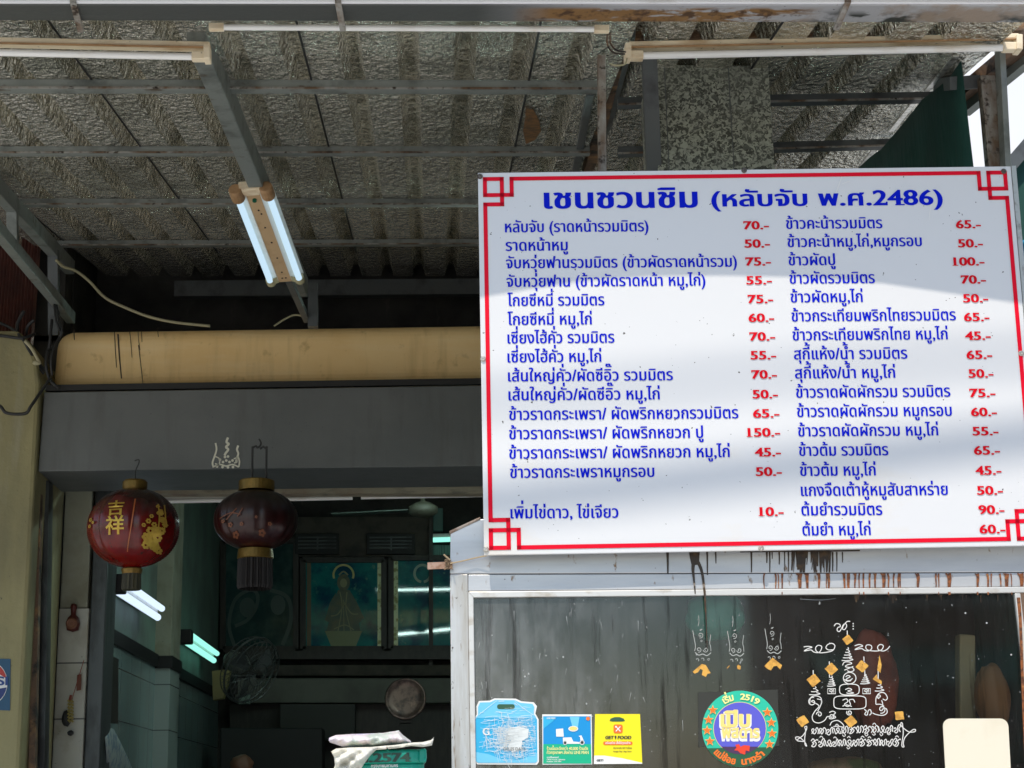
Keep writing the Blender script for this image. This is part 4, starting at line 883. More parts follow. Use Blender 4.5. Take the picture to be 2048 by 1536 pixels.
for s_ in strokes: ribbon(ya, s_, Wd, g, k=4)
# stepped flame cones
def cone(cx, y0, y1, w0, w1, n):
    pts = []
    for i in range(n):
        t = i/(n-1); w = w0+(w1-w0)*t; y = y0+(y1-y0)*t
        ribbon(ya, [(cx-w*.5, y+4), (cx, y+5), (cx+w*.5, y-2), (cx+w*.15, y-(y1-y0)/n*.7)], Wd*.95, g, k=3)
cone(1298, 285, 365, 16, 84, 5); cone(1180, 490, 552, 14, 62, 5); cone(1427, 478, 535, 16, 72, 5); cone(1058, 570, 615, 22, 82, 3); cone(1532, 545, 588, 24, 68, 3)
for xa, ya_, yb in ((1047, 440, 480), (1165, 376, 420), (1166, 470, 495), (1418, 340, 375), (1424, 380, 480), (1522, 405, 505)): ribbon(ya, [(xa, ya_), (xa+1, yb)], Wd, g, smooth=False)
for cx, cy, rx, ry, p in ((1314, 498, 46, 42, 1), (1312, 582, 72, 40, .6), (1316, 676, 118, 48, .45)):
    ribbon(ya, [(cx+math.copysign(abs(math.cos(t))**p, math.cos(t))*rx, cy+math.copysign(abs(math.sin(t))**p, math.sin(t))*ry) for t in [2*math.pi*i/28 for i in range(28)]], Wd, g, closed=True, k=2)
for cx in (1182, 1438):
    ribbon(ya, [(cx-28, 575), (cx+28, 575), (cx+28, 612), (cx-28, 612)], 6, g, closed=True, smooth=False); ribbon(ya, spiral(cx-6, 592, 3, 14, 0, 1.2)+[(cx+14, 580), (cx+16, 604)], 5, g, k=3)
for cx, cy in ((1340, 100), (1340, 118), (1340, 138)): disc2(ya, cx, cy, 5, g, 10)
random.seed(31)
for x0_, yb_, n_, sl_ in ((1032, 912, 12, -3), (1030, 1000, 13, -1)):
    cw = 655/n_
    for k_ in range(n_):                                              # curled letters of the sacred script, one flowing stroke each
        cx = x0_+cw*k_; j_ = lambda a_: random.uniform(-a_, a_); y_ = yb_+sl_*k_*.5; h = random.uniform(50, 60)
        form = random.choice((0, 1, 2, 3))
        if form == 0: pts = [(4, -4), (12, -22), (4, -34), (14, -h+4), (24, -34), (16, -18), (26, -4), (38, -24), (32, -h+12), (44, -h), (cw, -30), (cw-4, -6)]
        elif form == 1: pts = [(2, -h+14), (18, -h), (26, -h+16), (10, -30), (24, -22), (8, -4), (26, -2), (40, -22), (30, -36), (46, -h+6), (cw, -h+16)]
        elif form == 2: pts = [(4, -26), (16, -36), (22, -22), (8, -8), (22, 2), (36, -12), (30, -32), (42, -h), (cw-2, -h+12), (44, -28), (cw, -6)]
        else: pts = [(2, -h+8), (10, -18), (18, -2), (30, -20), (20, -34), (34, -h+6), (44, -34), (36, -12), (cw-2, -2), (cw, -24)]
        ribbon(ya, [(cx+px_+j_(2.5), y_+py_+j_(3)) for px_, py_ in pts], 6.4, g, k=4)
        if random.random() < .35: ribbon(ya, [(cx+10, y_+6), (cx+22, y_+18+j_(4)), (cx+34, y_+8), (cx+26, y_+2)], 5, g, k=4)
        if random.random() < .3: ribbon(ya, [(cx+14, y_-h-8), (cx+26, y_-h-18), (cx+38, y_-h-6)], 5.5, g, k=4)
ya.build('painted_emblem', mat('emblem_white', (.70, .68, .64), .6), glass)
gm = MB(); g2_ = GF(-.0060)
for cx, cy, r_, a_ in ((1300, 218, 42, 8), (1180, 432, 50, 3), (1404, 412, 48, -6), (1050, 515, 52, 5), (970, 812, 48, 10), (1322, 815, 50, 4), (1678, 773, 44, 38)):
    n_ = 18; pts = []
    for i in range(n_):
        sgi = i/n_*4; k_ = int(sgi); f_ = sgi-k_
        c0 = V((math.cos(R(90*k_+a_)), math.sin(R(90*k_+a_)))); c1 = V((math.cos(R(90*k_+90+a_)), math.sin(R(90*k_+90+a_)))); q = c0.lerp(c1, f_)*r_*random.uniform(.93, 1.04); pts.append((cx+q.x, cy+q.y))
    poly2(gm, pts, g2_)
for pts in ([(165, 452), (232, 395), (262, 402), (298, 462), (275, 466), (262, 490), (232, 474), (240, 440), (222, 430), (205, 455), (180, 466)], [(500, 400), (518, 412), (514, 436), (494, 432), (490, 410)], [(415, 424), (436, 404), (434, 412), (420, 428)],
            [(690, 410), (750, 348), (820, 404), (805, 436), (782, 408), (758, 412), (738, 442), (712, 430)], [(1482, 505), (1512, 470), (1520, 500), (1550, 520), (1548, 545), (1520, 530)], [(1515, 440), (1532, 330), (1548, 400), (1540, 460)]):
    poly2(gm, pts, g2_)
gm.build('gold_leaf', mat('gold_leaf', (.78, .42, .08), .45, .25, [dict(col=(.55, .27, .05), scale=70, lo=.45, hi=.6), dict(col=(.12, .07, .02), scale=110, lo=.66, hi=.7)]), glass)
fd = MB()
for ox_, sc_x, yo in ((0, 1, 0), (254, .9, 4), (528, .9, -14)):
    T = lambda x, y: (165+ox_+(x-165)*sc_x, y+yo)
    for s_, w in (([(208, 40), (212, 80), (205, 118)], 3), ([(166, 150), (175, 200), (186, 262), (180, 300)], 4.5), ([(298, 180), (290, 240), (296, 262), (300, 300)], 4), (spiral(222, 184, 4, 22, 0, 1.3), 4), ([(222, 150), (236, 140), (216, 148)], 4), (spiral(230, 228, 3, 8, 0, 1), 3), (spiral(210, 290, 5, 20, 30, 1.2), 4.5), (spiral(262, 290, 5, 20, 100, 1.2), 4.5),
                  ([(184, 310), (210, 330), (240, 322), (270, 334), (300, 312)], 6), (spiral(198, 364, 5, 14, 190, .6), 4), (spiral(236, 360, 5, 14, 190, .6), 4), (spiral(282, 362, 5, 9, 0, 1), 3)):
        ribbon(fd, [T(*q) for q in s_], w, g, k=3)
fd.build('faded_emblem', mat('faded_marks', (.42, .43, .40), .7), glass)

# ------------------------------------------------------------------ stickers on the glass
ST = lambda off: (lambda x, y: C(930+x/3.0567, 1360+y/3.0567, off))
SO = -.0052
def sheet(par, pts, m, name, off): 
    q = MB(); f = ST(SO+off); cs = pts if area(pts)*OSGN > 0 else pts[::-1]; v, fc = fill([cs]); q.add([f(*p) for p in v], fc); return q.build(name, m, par)
def stext(par, name, s, x0_, x1_, yb_, h, m, off=.0022, ox=.025, oy=.012, skew=0):
    q = MB(); f = ST(SO+off); vs, fs, w = text2d(s, ox, oy); q.add([f(x0_+(x1_-x0_)*x/w+skew*y*h, yb_-y*h) for x, y in vs], fs); return q.build(name, m, par)
f0 = ST(SO)
k1 = thing('scratched_sticker', f0(250, 320), 'badly scratched cyan bag-shaped sticker on the cabinet glass', 'sticker')
out1 = [(62, 500), (52, 240), (72, 210), (70, 160), (85, 128), (150, 126), (180, 112), (310, 114), (345, 130), (420, 136), (440, 160), (430, 205), (450, 240), (452, 500), (440, 518), (75, 516)]
sheet(k1, out1, M_white, 'backing', 0)
in1 = [(66, 496), (62, 243), (80, 215), (80, 165), (92, 138), (155, 136), (185, 122), (305, 124), (340, 140), (412, 146), (424, 165), (420, 208), (440, 242), (442, 496), (430, 506), (80, 506)]
sheet(k1, in1, M_cy, 'print', .0008)
sheet(k1, [(80, 215), (80, 165), (92, 138), (155, 136), (185, 122), (305, 124), (340, 140), (412, 146), (424, 165), (420, 208), (436, 232), (66, 232)], M_cy2, 'upper_print', .0014)
sheet(k1, [(66, 440), (140, 452), (230, 486), (330, 490), (442, 445), (442, 496), (430, 506), (80, 506), (66, 496)], M_cy2, 'lower_print', .0014)
sheet(k1, rrect(196, 148, 304, 178, 14), M_dgr, 'handle_hole', .0020)
scr = MB(); fS = ST(SO+.0036)
random.seed(3)
for i in range(620):
    x = random.gauss(265, 85); y = random.gauss(340, 72)
    if not (80 < x < 430 and 165 < y < 490): continue
    l = random.uniform(20, 95); ang = R(random.choice((random.gauss(-6, 8), random.gauss(-6, 8), random.gauss(80, 14)))); w = random.uniform(.8, 3.2)
    x1_, y1_ = min(436, max(72, x+l*math.cos(ang))), y+l*math.sin(ang)
    ribbon(scr, [(x, y), ((x+x1_)/2, (y+y1_)/2+random.uniform(-3, 3)), (x1_, y1_)], [w, w*.3], fS, k=2)
poly2(scr, [(275, 290), (330, 285), (390, 300), (386, 350), (350, 372), (345, 420), (290, 440), (262, 410), (285, 360), (258, 330)], ST(SO+.0034))
for pts, w in (([(85, 212), (150, 160), (195, 126)], 2), ([(305, 130), (360, 175), (420, 215)], 2), ([(300, 140), (320, 155)], 3), ([(205, 130), (240, 128)], 3)): ribbon(scr, pts, w, fS)
scr.build('scratch', mat('scratched_paper', (.74, .77, .76), .7), k1)
stext(k1, 'lettering', 'G', 108, 150, 336, 62, M_white, .0026); stext(k1, 'lettering', 'DELES DAYS', 236, 368, 430, 26, mat('worn_print', (.25, .24, .22), .6), .0042)
ribbon(scr, [(0, 0), (1, 1)], 1, fS)

k2 = thing('delivery_sticker', f0(625, 360), 'blue and green square delivery sticker with a white scooter on the glass', 'sticker')
sheet(k2, [(472, 210), (774, 210), (778, 516), (474, 518)], M_white, 'backing', 0)
sheet(k2, [(478, 222), (768, 222), (770, 396), (478, 396)], M_bl2, 'blue_print', .0008); sheet(k2, [(478, 392), (770, 392), (773, 511), (478, 511)], M_gr, 'green_print', .0012)
sheet(k2, [(478, 300), (540, 250), (560, 225), (478, 225)], M_cy, 'cyan_print', .0014); sheet(k2, [(640, 225), (700, 225), (690, 290), (660, 300)], M_cy2, 'sky_print', .0014)
q = MB(); f = ST(SO+.002)
poly2(q, [(598, 352), (650, 350), (662, 376), (706, 380), (704, 350), (694, 342), (712, 338), (724, 366), (728, 390), (600, 390)], f); disc2(q, 716, 382, 15, f, 18); disc2(q, 612, 384, 13, f, 18)
poly2(q, [(556, 300), (600, 296), (604, 346), (558, 346)], f)
q.build('scooter', M_white, k2)
q = MB(); f = ST(SO+.0028); disc2(q, 716, 382, 9, f, 14); disc2(q, 612, 384, 8, f, 14); q.build('scooter_wheel', M_ink, k2)
q = MB(); disc2(q, 662, 298, 30, ST(SO+.0020), 24, 17); q.build('bowl', M_white, k2); q = MB(); disc2(q, 662, 296, 24, ST(SO+.0026), 20, 12); q.build('noodles', M_gbig, k2)
q = MB(); disc2(q, 752, 236, 12, ST(SO+.002), 16); q.build('badge', M_or, k2)
stext(k2, 'lettering', 'ร้านนี้และอีกกว่า 40,000 ร้านดัง', 500, 752, 428, 27, M_ltext); stext(k2, 'lettering', 'ทั่วกรุงเทพฯ ส่งผ่าน LINE MAN', 500, 756, 452, 27, M_ltext)
stext(k2, 'lettering', 'ดาวน์โหลดแอป', 500, 572, 478, 15, M_white); stext(k2, 'lettering', 'Official Account : @lineman', 500, 612, 490, 11, M_white); stext(k2, 'lettering', 'Facebook : LINE MAN', 500, 588, 502, 11, M_white)
stext(k2, 'lettering', 'LINE MAN', 500, 552, 238, 14, M_white)

k3 = thing('yellow_sticker', f0(937, 360), 'yellow bag-shaped food delivery sticker with orange badge on the glass', 'sticker')
sheet(k3, [(795, 208), (1070, 208), (1084, 512), (788, 514)], M_ye, 'backing', 0)
sheet(k3, [(788, 514), (789, 462), (850, 462), (960, 478), (1083, 506), (1084, 512)], M_white, 'white_wave', .0008)
sheet(k3, [(884, 250), (890, 236), (915, 227), (945, 227), (970, 236), (978, 250), (960, 254), (902, 254)], M_dgr, 'handle_hole', .001)
sheet(k3, rrect(908, 272, 964, 326, 12), M_or, 'orange_badge', .001)
q = MB(); f = ST(SO+.0018); ribbon(q, [(922, 284), (950, 314)], 6, f, smooth=False); ribbon(q, [(950, 284), (922, 314)], 6, ST(SO+.0022), smooth=False); disc2(q, 923, 286, 6, ST(SO+.0026), 10); q.build('cutlery', M_white, k3)
stext(k3, 'lettering', 'GET', 856, 908, 360, 26, M_ink, .0015, .05, .03, .15); stext(k3, 'lettering', 'FOOD', 932, 1016, 360, 26, M_ink, .0015, .05, .03, .15)
q = MB(); disc2(q, 920, 346, 6, ST(SO+.0015), 12); poly2(q, [(914, 348), (926, 348), (920, 364)], ST(SO+.0018)); q.build('pin_mark', M_ink, k3)
sheet(k3, rrect(845, 376, 1024, 397, 9), M_or, 'slogan_bar', .001); stext(k3, 'lettering', 'อร่อยง่าย สั่งได้ทุกอย่าง', 858, 1012, 391, 19, M_white, .0018)
stext(k3, 'lettering', 'ส่งอาหารกับ GET วันนี้เลย', 906, 1020, 420, 13, M_ink, .0015); stext(k3, 'lettering', 'Google Play | App Store', 906, 1018, 440, 11, M_ink, .0015); stext(k3, 'lettering', 'GET!', 804, 845, 497, 17, M_ink, .0018, .05, .03, .15)

k4 = thing('round_sticker', f0(1682, 300), 'round green and violet food award sticker with orange stars on the glass', 'sticker')
def circ(cx, cy, r_, n=64, r2=None): return [(cx+r_*math.cos(2*math.pi*i/n), cy+(r2 or r_)*math.sin(2*math.pi*i/n)) for i in range(n)]
sheet(k4, [(1424, 75), (1912, 58), (1922, 404), (1428, 410)], mat('clear_film', (.035, .035, .03), .25), 'film', -.0006)
sheet(k4, circ(1682, 298, 233), M_mint, 'rim', 0); sheet(k4, circ(1680, 296, 162), M_gbig, 'inner_ring', .0008); sheet(k4, circ(1680, 296, 159), M_purp, 'field', .0014)
lowr = [(1682+232*math.cos(R(t)), 298+232*math.sin(R(t))) for t in range(29, 152, 3)]; sheet(k4, lowr, mat('film_dark_green', (.02, .10, .045), .35), 'lower_rim', .0018)
inr = [(1680+158*math.cos(R(t)), 296+158*math.sin(R(t))) for t in range(45, 136, 3)]; sheet(k4, inr, mat('film_dark_violet', (.07, .03, .09), .35), 'lower_field', .0022)
def arc_text(s, r_, a0, a1, h, m, top=True):
    q = MB(); f = ST(SO+.0026); vs, fs, w = text2d(s, .045, .03)
    pts = []
    for x, y in vs:
        t = R(a0+(a1-a0)*x/w); rr = r_+y*h if top else r_-y*h
        pts.append(f(1682+rr*math.cos(t), 298+rr*math.sin(t)))
    q.add(pts, fs); q.build('lettering', m, k4)
arc_text('เริ่ม', 178, -122, -102, 60, M_ltext); arc_text('2519', 180, -90, -54, 50, M_ltext)
arc_text('แม่ช้อย', 220, 138, 98, 58, M_or, False); arc_text('นางรำ', 220, 88, 46, 58, M_or, False)
q = MB()
for a_ in (-152, -166, -180, -194): pass
for cx, cy in ((1515, 184), (1489, 243), (1480, 308), (1497, 374), (1848, 197), (1873, 260), (1877, 327), (1862, 392)): 
    poly2(q, star(cx, cy, 28, -90), ST(SO+.0030))
q.build('star', M_or, k4)
q = MB()
for cx, cy in ((1515, 184), (1489, 243), (1480, 308), (1497, 374), (1848, 197), (1873, 260), (1877, 327), (1862, 392)): poly2(q, star(cx, cy, 33, -90), ST(SO+.0026))
q.build('star_outline', M_gbig, k4)
stext(k4, 'lettering_outline', 'เปิบ', 1554, 1752, 294, 138, M_white, .0020, .07, .05); stext(k4, 'lettering', 'เปิบ', 1562, 1744, 284, 132, M_gbig, .0030, .05, .035)
stext(k4, 'lettering_outline', 'พิสดาร', 1560, 1806, 370, 108, M_white, .0020, .07, .05); stext(k4, 'lettering', 'พิสดาร', 1568, 1802, 352, 100, M_gbig, .0032, .045, .03)
q = MB(); poly2(q, [(1652, 396), (1676, 392), (1684, 408), (1706, 398), (1742, 402), (1738, 436), (1716, 430), (1712, 456), (1684, 448), (1668, 432), (1646, 430), (1660, 414)], ST(SO+.0030)); q.build('red_mark', M_redp, k4)
# blank card at the right
kx = MB(); gq = lambda x, y: (x, y)
pts = rrect(1885, 1437, 2016, 1640, 16); pts = [(x+(y-1437)*.055, y) for x, y in pts]
v, fc = fill([pts if area(pts)*OSGN > 0 else pts[::-1]]); kx.add([C(x, y, SO) for x, y in v], fc); o = kx.build('blank_card', M_cardb); tag(o, 'blank cream rounded card stuck on the cabinet glass past the emblem', 'card')

# rusty bracket and string at the cabinet corner
br_ = MB().bar(C(855, 1132, .012), C(905, 1130, .012), .006, .020).build('rusty_bracket', M_brownrust, loc=C(880, 1131, .012)); tag(br_, 'short rusty flat bracket sticking out from the cabinet corner', 'bracket')
br_.data.materials[0] = mat('bracket_rust', (.50, .33, .24), .7, .2, [dict(col=(.30, .16, .09), scale=50, lo=.45, hi=.62)])
sg2 = thing('jute_string', C(900, 1128, .02), 'tangled brown string tied round the bracket at the cabinet corner', 'string')
q = MB(); q.tube(catmull([C(900, 1127, .02), C(925, 1122, .02), C(950, 1116, .02), C(974, 1111, .03)], 6), .0022, 6); q.tube(catmull([C(900, 1120, .02), C(892, 1113, .025), C(888, 1109, .03)], 5), .0026, 6); q.build('strand', M_string, sg2)
q = MB(); random.seed(11)
pts = [C(898+random.uniform(-9, 7), 1128+random.uniform(-10, 11), random.uniform(.008, .03)) for i in range(26)]; q.tube(catmull(pts, 4), .0018, 5); q.build('knot', mat('old_string', (.22, .15, .09), .9), sg2)

# ------------------------------------------------------------------ lanterns
def lantern(px, py, rx, ry, Y, label, group, kind):
    s = Y/F*1.03; c_ = P(px, py, Y); Rx, Rz = rx*s, ry*s
    L = thing('lantern', c_, label, 'lantern', group)
    n_ = 40; prof = []
    zt_ = Rz*.97
    pw = 1.0 if kind == 0 else .9
    for i in range(n_*2+1):
        t = -1+i/n_; z = t*zt_; r_ = Rx*max(.0, 1-abs(t)**2.15)**.5
        r_ = max(r_, Rx*.17)
        prof.append((r_*(1-.014*(i % 2)), z))
    nrib = 14
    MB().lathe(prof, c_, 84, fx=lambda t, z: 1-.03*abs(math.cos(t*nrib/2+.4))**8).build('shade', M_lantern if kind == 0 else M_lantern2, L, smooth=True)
    def wrap(px_, py_, off=.003):
        dx = (px_-px)*s; dz = -(py_-py)*s
        t = max(-.97, min(.97, dz/zt_)); r_ = Rx*(1-abs(t)**2.15)**.5+off; xx = max(-r_*.99, min(r_*.99, dx)); return c_+V((xx, -math.sqrt(max(0, r_*r_-xx*xx)), dz))
    return L, c_, Rx, Rz, s, wrap
M_lantern2 = mat('lantern_dark_red', (.028, .003, .003), .3, 0, [dict(col=(.012, .002, .002), scale=6, lo=.4, hi=.65), dict(col=(.012, .010, .009), scale=7, lo=.2, hi=.5, masks=((2, -.01, .08),), op=.95)])  # masked upper layer darkens the top, shading put into the colour
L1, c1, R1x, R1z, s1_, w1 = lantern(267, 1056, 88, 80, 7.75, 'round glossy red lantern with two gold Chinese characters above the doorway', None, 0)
MB().lathe([(.055, R1z*.94), (.058, R1z*.94+.01), (.058, R1z*.94+.035), (.05, R1z*.94+.045), (0, R1z*.94+.045)], c1, 28).build('top_cap', M_goldd, L1, smooth=False)
MB().lathe([(.035, -R1z*.96), (.05, -R1z*.96-.008), (.045, -R1z*.96-.03), (.0, -R1z*.96-.03)], c1, 28).build('bottom_cap', M_goldd, L1)
MB().lathe([(.042, -R1z*.96-.03), (.044, -R1z*.96-.10), (.041, -R1z*.96-.105), (0, -R1z*.96-.1)], c1, 30, fx=lambda t, z: 1+.04*math.cos(15*t)).build('tassel', M_fringe, L1)
q = MB(); h0 = c1+V((0, 0, R1z*.94+.04)); q.tube(catmull([h0, h0+V((0, 0, .05)), h0+V((.014, 0, .09)), h0+V((.012, 0, .105)), h0+V((-.006, 0, .10))], 5), .003, 6); q.build('hook', M_wire, L1)
q = MB()
vs, fs, w = text2d('吉', .022, .012); q.add([w1(230+32*x/w, 1042-y*32) for x, y in vs], fs)
vs, fs, w = text2d('祥', .022, .012); q.add([w1(228+36*x/w, 1078-y*38) for x, y in vs], fs); q.build('characters', M_gold, L1)
q = MB(); random.seed(5)
for cx, cy, r_ in ((315, 1098, 10), (305, 1086, 9), (323, 1085, 8), (312, 1074, 8), (330, 1072, 7), (302, 1100, 7), (322, 1106, 7), (308, 1056, 5), (313, 1046, 4), (300, 1064, 4), (330, 1050, 5), (336, 1060, 5), (328, 1034, 4), (322, 1025, 3.5), (318, 1062, 5), (194, 1048, 4), (192, 1060, 3.5), (200, 1054, 3)):
    for k_ in range(6):
        a_ = k_*math.pi/3; px_, py_ = cx+r_*.62*math.cos(a_), cy+r_*.62*math.sin(a_); n_ = 8
        q.add([w1(px_+r_*.40*math.cos(2*math.pi*i/n_), py_+r_*.40*math.sin(2*math.pi*i/n_), .0028+.0004*k_) for i in range(n_)], [tuple(range(n_))])
for cx, cy, r_ in ((312, 1090, 13), (322, 1074, 10), (316, 1102, 8), (333, 1052, 7), (327, 1038, 6)):
    q.add([w1(cx+r_*random.uniform(.75, 1.1)*math.cos(2*math.pi*i/14), cy+r_*random.uniform(.75, 1.1)*math.sin(2*math.pi*i/14), .0024) for i in range(14)], [tuple(range(14))])
for xa in (332, 322): ribbon(q, [(xa, 1020), (xa+4, 1045), (xa+3, 1070)], 2.2, lambda x, y: w1(x, y, .003))
q.build('flower_motif', M_gold, L1)
q = MB(); ribbon(q, [(281, 1012), (280, 1040), (276, 1075), (268, 1112)], [2.6, 1.8], lambda x, y: w1(x, y, .0035)); q.build('rib_glint', mat('rib_highlight', (.42, .11, .03), .3), L1)  # glossy streak down the lantern, painted on as an orange line
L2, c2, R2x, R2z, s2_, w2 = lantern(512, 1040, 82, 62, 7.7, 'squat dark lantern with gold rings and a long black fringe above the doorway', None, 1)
MB().lathe([(.078, R2z*.93), (.084, R2z*.93), (.084, R2z*.93+.045), (.078, R2z*.93+.05), (.0, R2z*.93+.05)], c2, 32).build('top_ring', M_goldd, L2)
MB().lathe([(.075, -R2z*.93), (.08, -R2z*.93), (.085, -R2z*.93-.042), (.08, -R2z*.93-.046), (.0, -R2z*.93-.046)], c2, 32).build('bottom_ring', M_goldd, L2)
MB().lathe([(.078, -R2z*.93-.046), (.080, -R2z*.93-.17), (.074, -R2z*.93-.185), (.078, -R2z*.93-.16), (.07, -R2z*.93-.05)], c2, 96, fx=lambda t, z: 1+.05*math.cos(38*t)).build('fringe', M_blackfringe, L2)
q = MB(); zt2 = c2.z+R2z*.93
for px_ in (504, 532):
    q.tube([P(px_, 975, 7.7), P(px_+1, 893, 7.7)], .0055, 6)
q.tube([P(505, 895, 7.7), P(512, 892, 7.7), P(515, 896, 7.7)], .005, 6); q.tube([P(533, 898, 7.7), P(526, 893, 7.7), P(520, 898, 7.7)], .005, 6)
q.tube(catmull([P(514, 896, 7.7), P(519, 893, 7.7), P(522, 886, 7.7), P(518, 878, 7.7)], 5), .004, 6); q.build('hanger', M_wire, L2)
q = MB()
for cx, cy, r_ in ((480, 1078, 7), (530, 1076, 7), (470, 1060, 5), (492, 1060, 4), (455, 1052, 4), (545, 1060, 4), (520, 1048, 3)):
    for k_ in range(5):
        a_ = k_*2*math.pi/5; px_, py_ = cx+r_*.6*math.cos(a_), cy+r_*.6*math.sin(a_); q.add([w2(px_+r_*.4*math.cos(2*math.pi*i/8), py_+r_*.4*math.sin(2*math.pi*i/8), .003+.0004*k_) for i in range(8)], [tuple(range(8))])
for pts in ([(447, 1046), (470, 1038), (490, 1042)], [(462, 1050), (476, 1036), (482, 1030)], [(484, 1046), (494, 1030)]): ribbon(q, pts, 2, lambda x, y: w2(x, y, .003))
q.build('flower_motif', mat('dull_red_gold', (.16, .05, .02), .5), L2)

# ------------------------------------------------------------------ ornaments on the tiled column
YO = cY-.03
on = thing('gourd_charm', P(146, 1240, YO), 'dark red gourd-shaped charm with a round disc on the white column', 'charm')
c_ = P(146, 1247, YO); MB().lathe([(0, -.045), (.03, -.035), (.036, 0), (.028, .03), (.013, .045), (.014, .07), (.018, .085), (.012, .10), (0, .105)], c_, 24).build('gourd', mat('charm_red', (.09, .012, .008), .45), on, smooth=True)
MB().lathe([(.0, .0), (.026, .0), (.030, .004), (.024, .008), (.02, .005), (.010, .005), (.008, .009), (0, .009)], c_+V((0, -.034, -.004)), 24, V((0, -1, 0))).build('disc', mat('charm_brown', (.22, .09, .05), .5), on)
fc_ = thing('firecracker_string', P(142, 1400, YO), 'red tag and string of little gold and black firecrackers hanging on white column', 'charm')
q = MB(); q.tube(catmull([P(168, 1320, YO), P(155, 1362, YO), P(146, 1392, YO), P(142, 1405, YO)], 5), .0022, 6); q.tube([P(142, 1390, YO), P(139, 1402, YO)], .007, 6); q.build('cord', mat('red_cord', (.25, .05, .03), .6), fc_)
q = MB().hexa([P(153, 1382, YO), P(162, 1380, YO), P(162, 1380, YO+.01), P(153, 1382, YO+.01), P(154, 1350, YO), P(163, 1348, YO), P(163, 1348, YO+.01), P(154, 1350, YO+.01)]).build('tag', mat('tag_brown', (.16, .05, .025), .6), fc_)
q = MB()
for i in range(7):
    for dx in (-3, 3): a_ = P(141+dx, 1403+i*6.5, YO-.012); q.tube([a_+V((-.006, 0, .006)), a_+V((.007, -.002, -.005))], .0055, 8)
q.build('cracker', mat('cracker_gold', (.40, .32, .10), .4, .3), fc_)
q = lump(P(133, 1437, YO+.004), .024, .018, .04, 2).build('pouch', M_wire, fc_, smooth=True); lump(P(141, 1466, YO), .016, .012, .014, 4).build('knot', M_wire, fc_, smooth=True)

# ------------------------------------------------------------------ interior furnishing
M_in1 = emit_mat('interior_tube', (.66, .80, 1.0), .8); M_in2 = emit_mat('interior_tube_green', (.34, .95, .78), .75)
def wall_lamp(a_, b_, lbl, me, Xoff):
    A_, B_ = PX(*a_, WX+Xoff), PX(*b_, WX+Xoff)
    f = thing('wall_tube_light', A_, lbl, 'tube light', 'lit tube lights on the dining room wall')
    d = (B_-A_).normalized(); 
    MB().bar(A_+V((-.035, 0, .07)), B_+V((-.035, 0, .07)), .09, .05).build('housing', M_refl, f, bevel=.006)
    MB().tube([A_+V((.01, 0, .02)), B_+V((.01, 0, .02))], .022, 12).build('tube', me, f, smooth=True)
    MB().tube([A_+V((.035, .0, .075)), B_+V((.035, .0, .075))], .020, 12).build('tube', me, f, smooth=True)
    MB().bar(A_+V((0, -.13, .05)), A_+V((0, -.01, .05)), .12, .10).build('end_cap', M_black, f, bevel=.008)
wall_lamp((232, 1190), (312, 1241), 'lit white tube light on the wall under the round red lantern', M_in1, .10)
wall_lamp((370, 1290), (425, 1326), 'lit greenish tube light deeper in the room past the pier', M_in2, .10)
# tube light over the doorway inside, unseen lens side lit, with the rail fittings
f = thing('doorway_fitting', P(600, 992, 9.0), 'long pale unlit double tube fitting on the inside of the door lintel', 'tube light')
MB().bar(P(190, 1001, 9.0), P(710, 989, 9.0), .06, .016).build('batten', mat('old_white', (.42, .40, .36), .5), f); MB().bar(P(716, 983, 9.0), P(1100, 976, 9.0), .06, .03).build('batten', mat('pinkish_beige', (.46, .34, .27), .5), f)
MB().tube([P(190, 1006, 8.98), P(705, 996, 8.98)], .011, 10).build('tube', M_tubeoff, f); MB().tube([P(722, 995, 8.98), P(1100, 988, 8.98)], .011, 10).build('tube', M_tubeoff, f)
M_in3 = emit_mat('interior_ceiling_tube', (.70, 1.0, .93), 28)
cl = thing('ceiling_tube_light', V((.6, 10.2, 4.3)), 'pair of lit tubes under the dining room ceiling whose glow shows in the picture glass', 'tube light')
for z_, sl_ in ((4.10, 0), (4.05, 0)): MB().tube([V((-.42, 10.2, z_)), V((1.5, 10.2, z_+sl_))], .014, 10).build('tube', M_in3, cl)
MB().box(-.42, 1.5, 10.25, 10.32, 4.05, 4.14).build('batten', M_refl, cl); MB().bar(V((.5, 10.28, 4.14)), V((.5, 10.28, 4.56)), .03, .03, V((0, 1, 0))).build('stem', M_steel_d, cl)
cl = thing('ceiling_tube_light', V((.6, 10.2, 3.6)), 'slanting pair of lit tubes hung lower behind the lintel, glowing in the picture glass', 'tube light')
for z_ in (3.60, 3.545): MB().tube([V((-.28, 10.2, z_-.03)), V((1.5, 10.2, z_+.12))], .013, 10).build('tube', M_in3, cl)
MB().bar(V((-.28, 10.27, 3.56)), V((1.5, 10.27, 3.71)), .03, .06).build('batten', M_refl, cl); MB().bar(V((.5, 10.28, 3.66)), V((.5, 10.28, 4.0)), .02, .02, V((0, 1, 0))).build('stem', M_steel_d, cl)
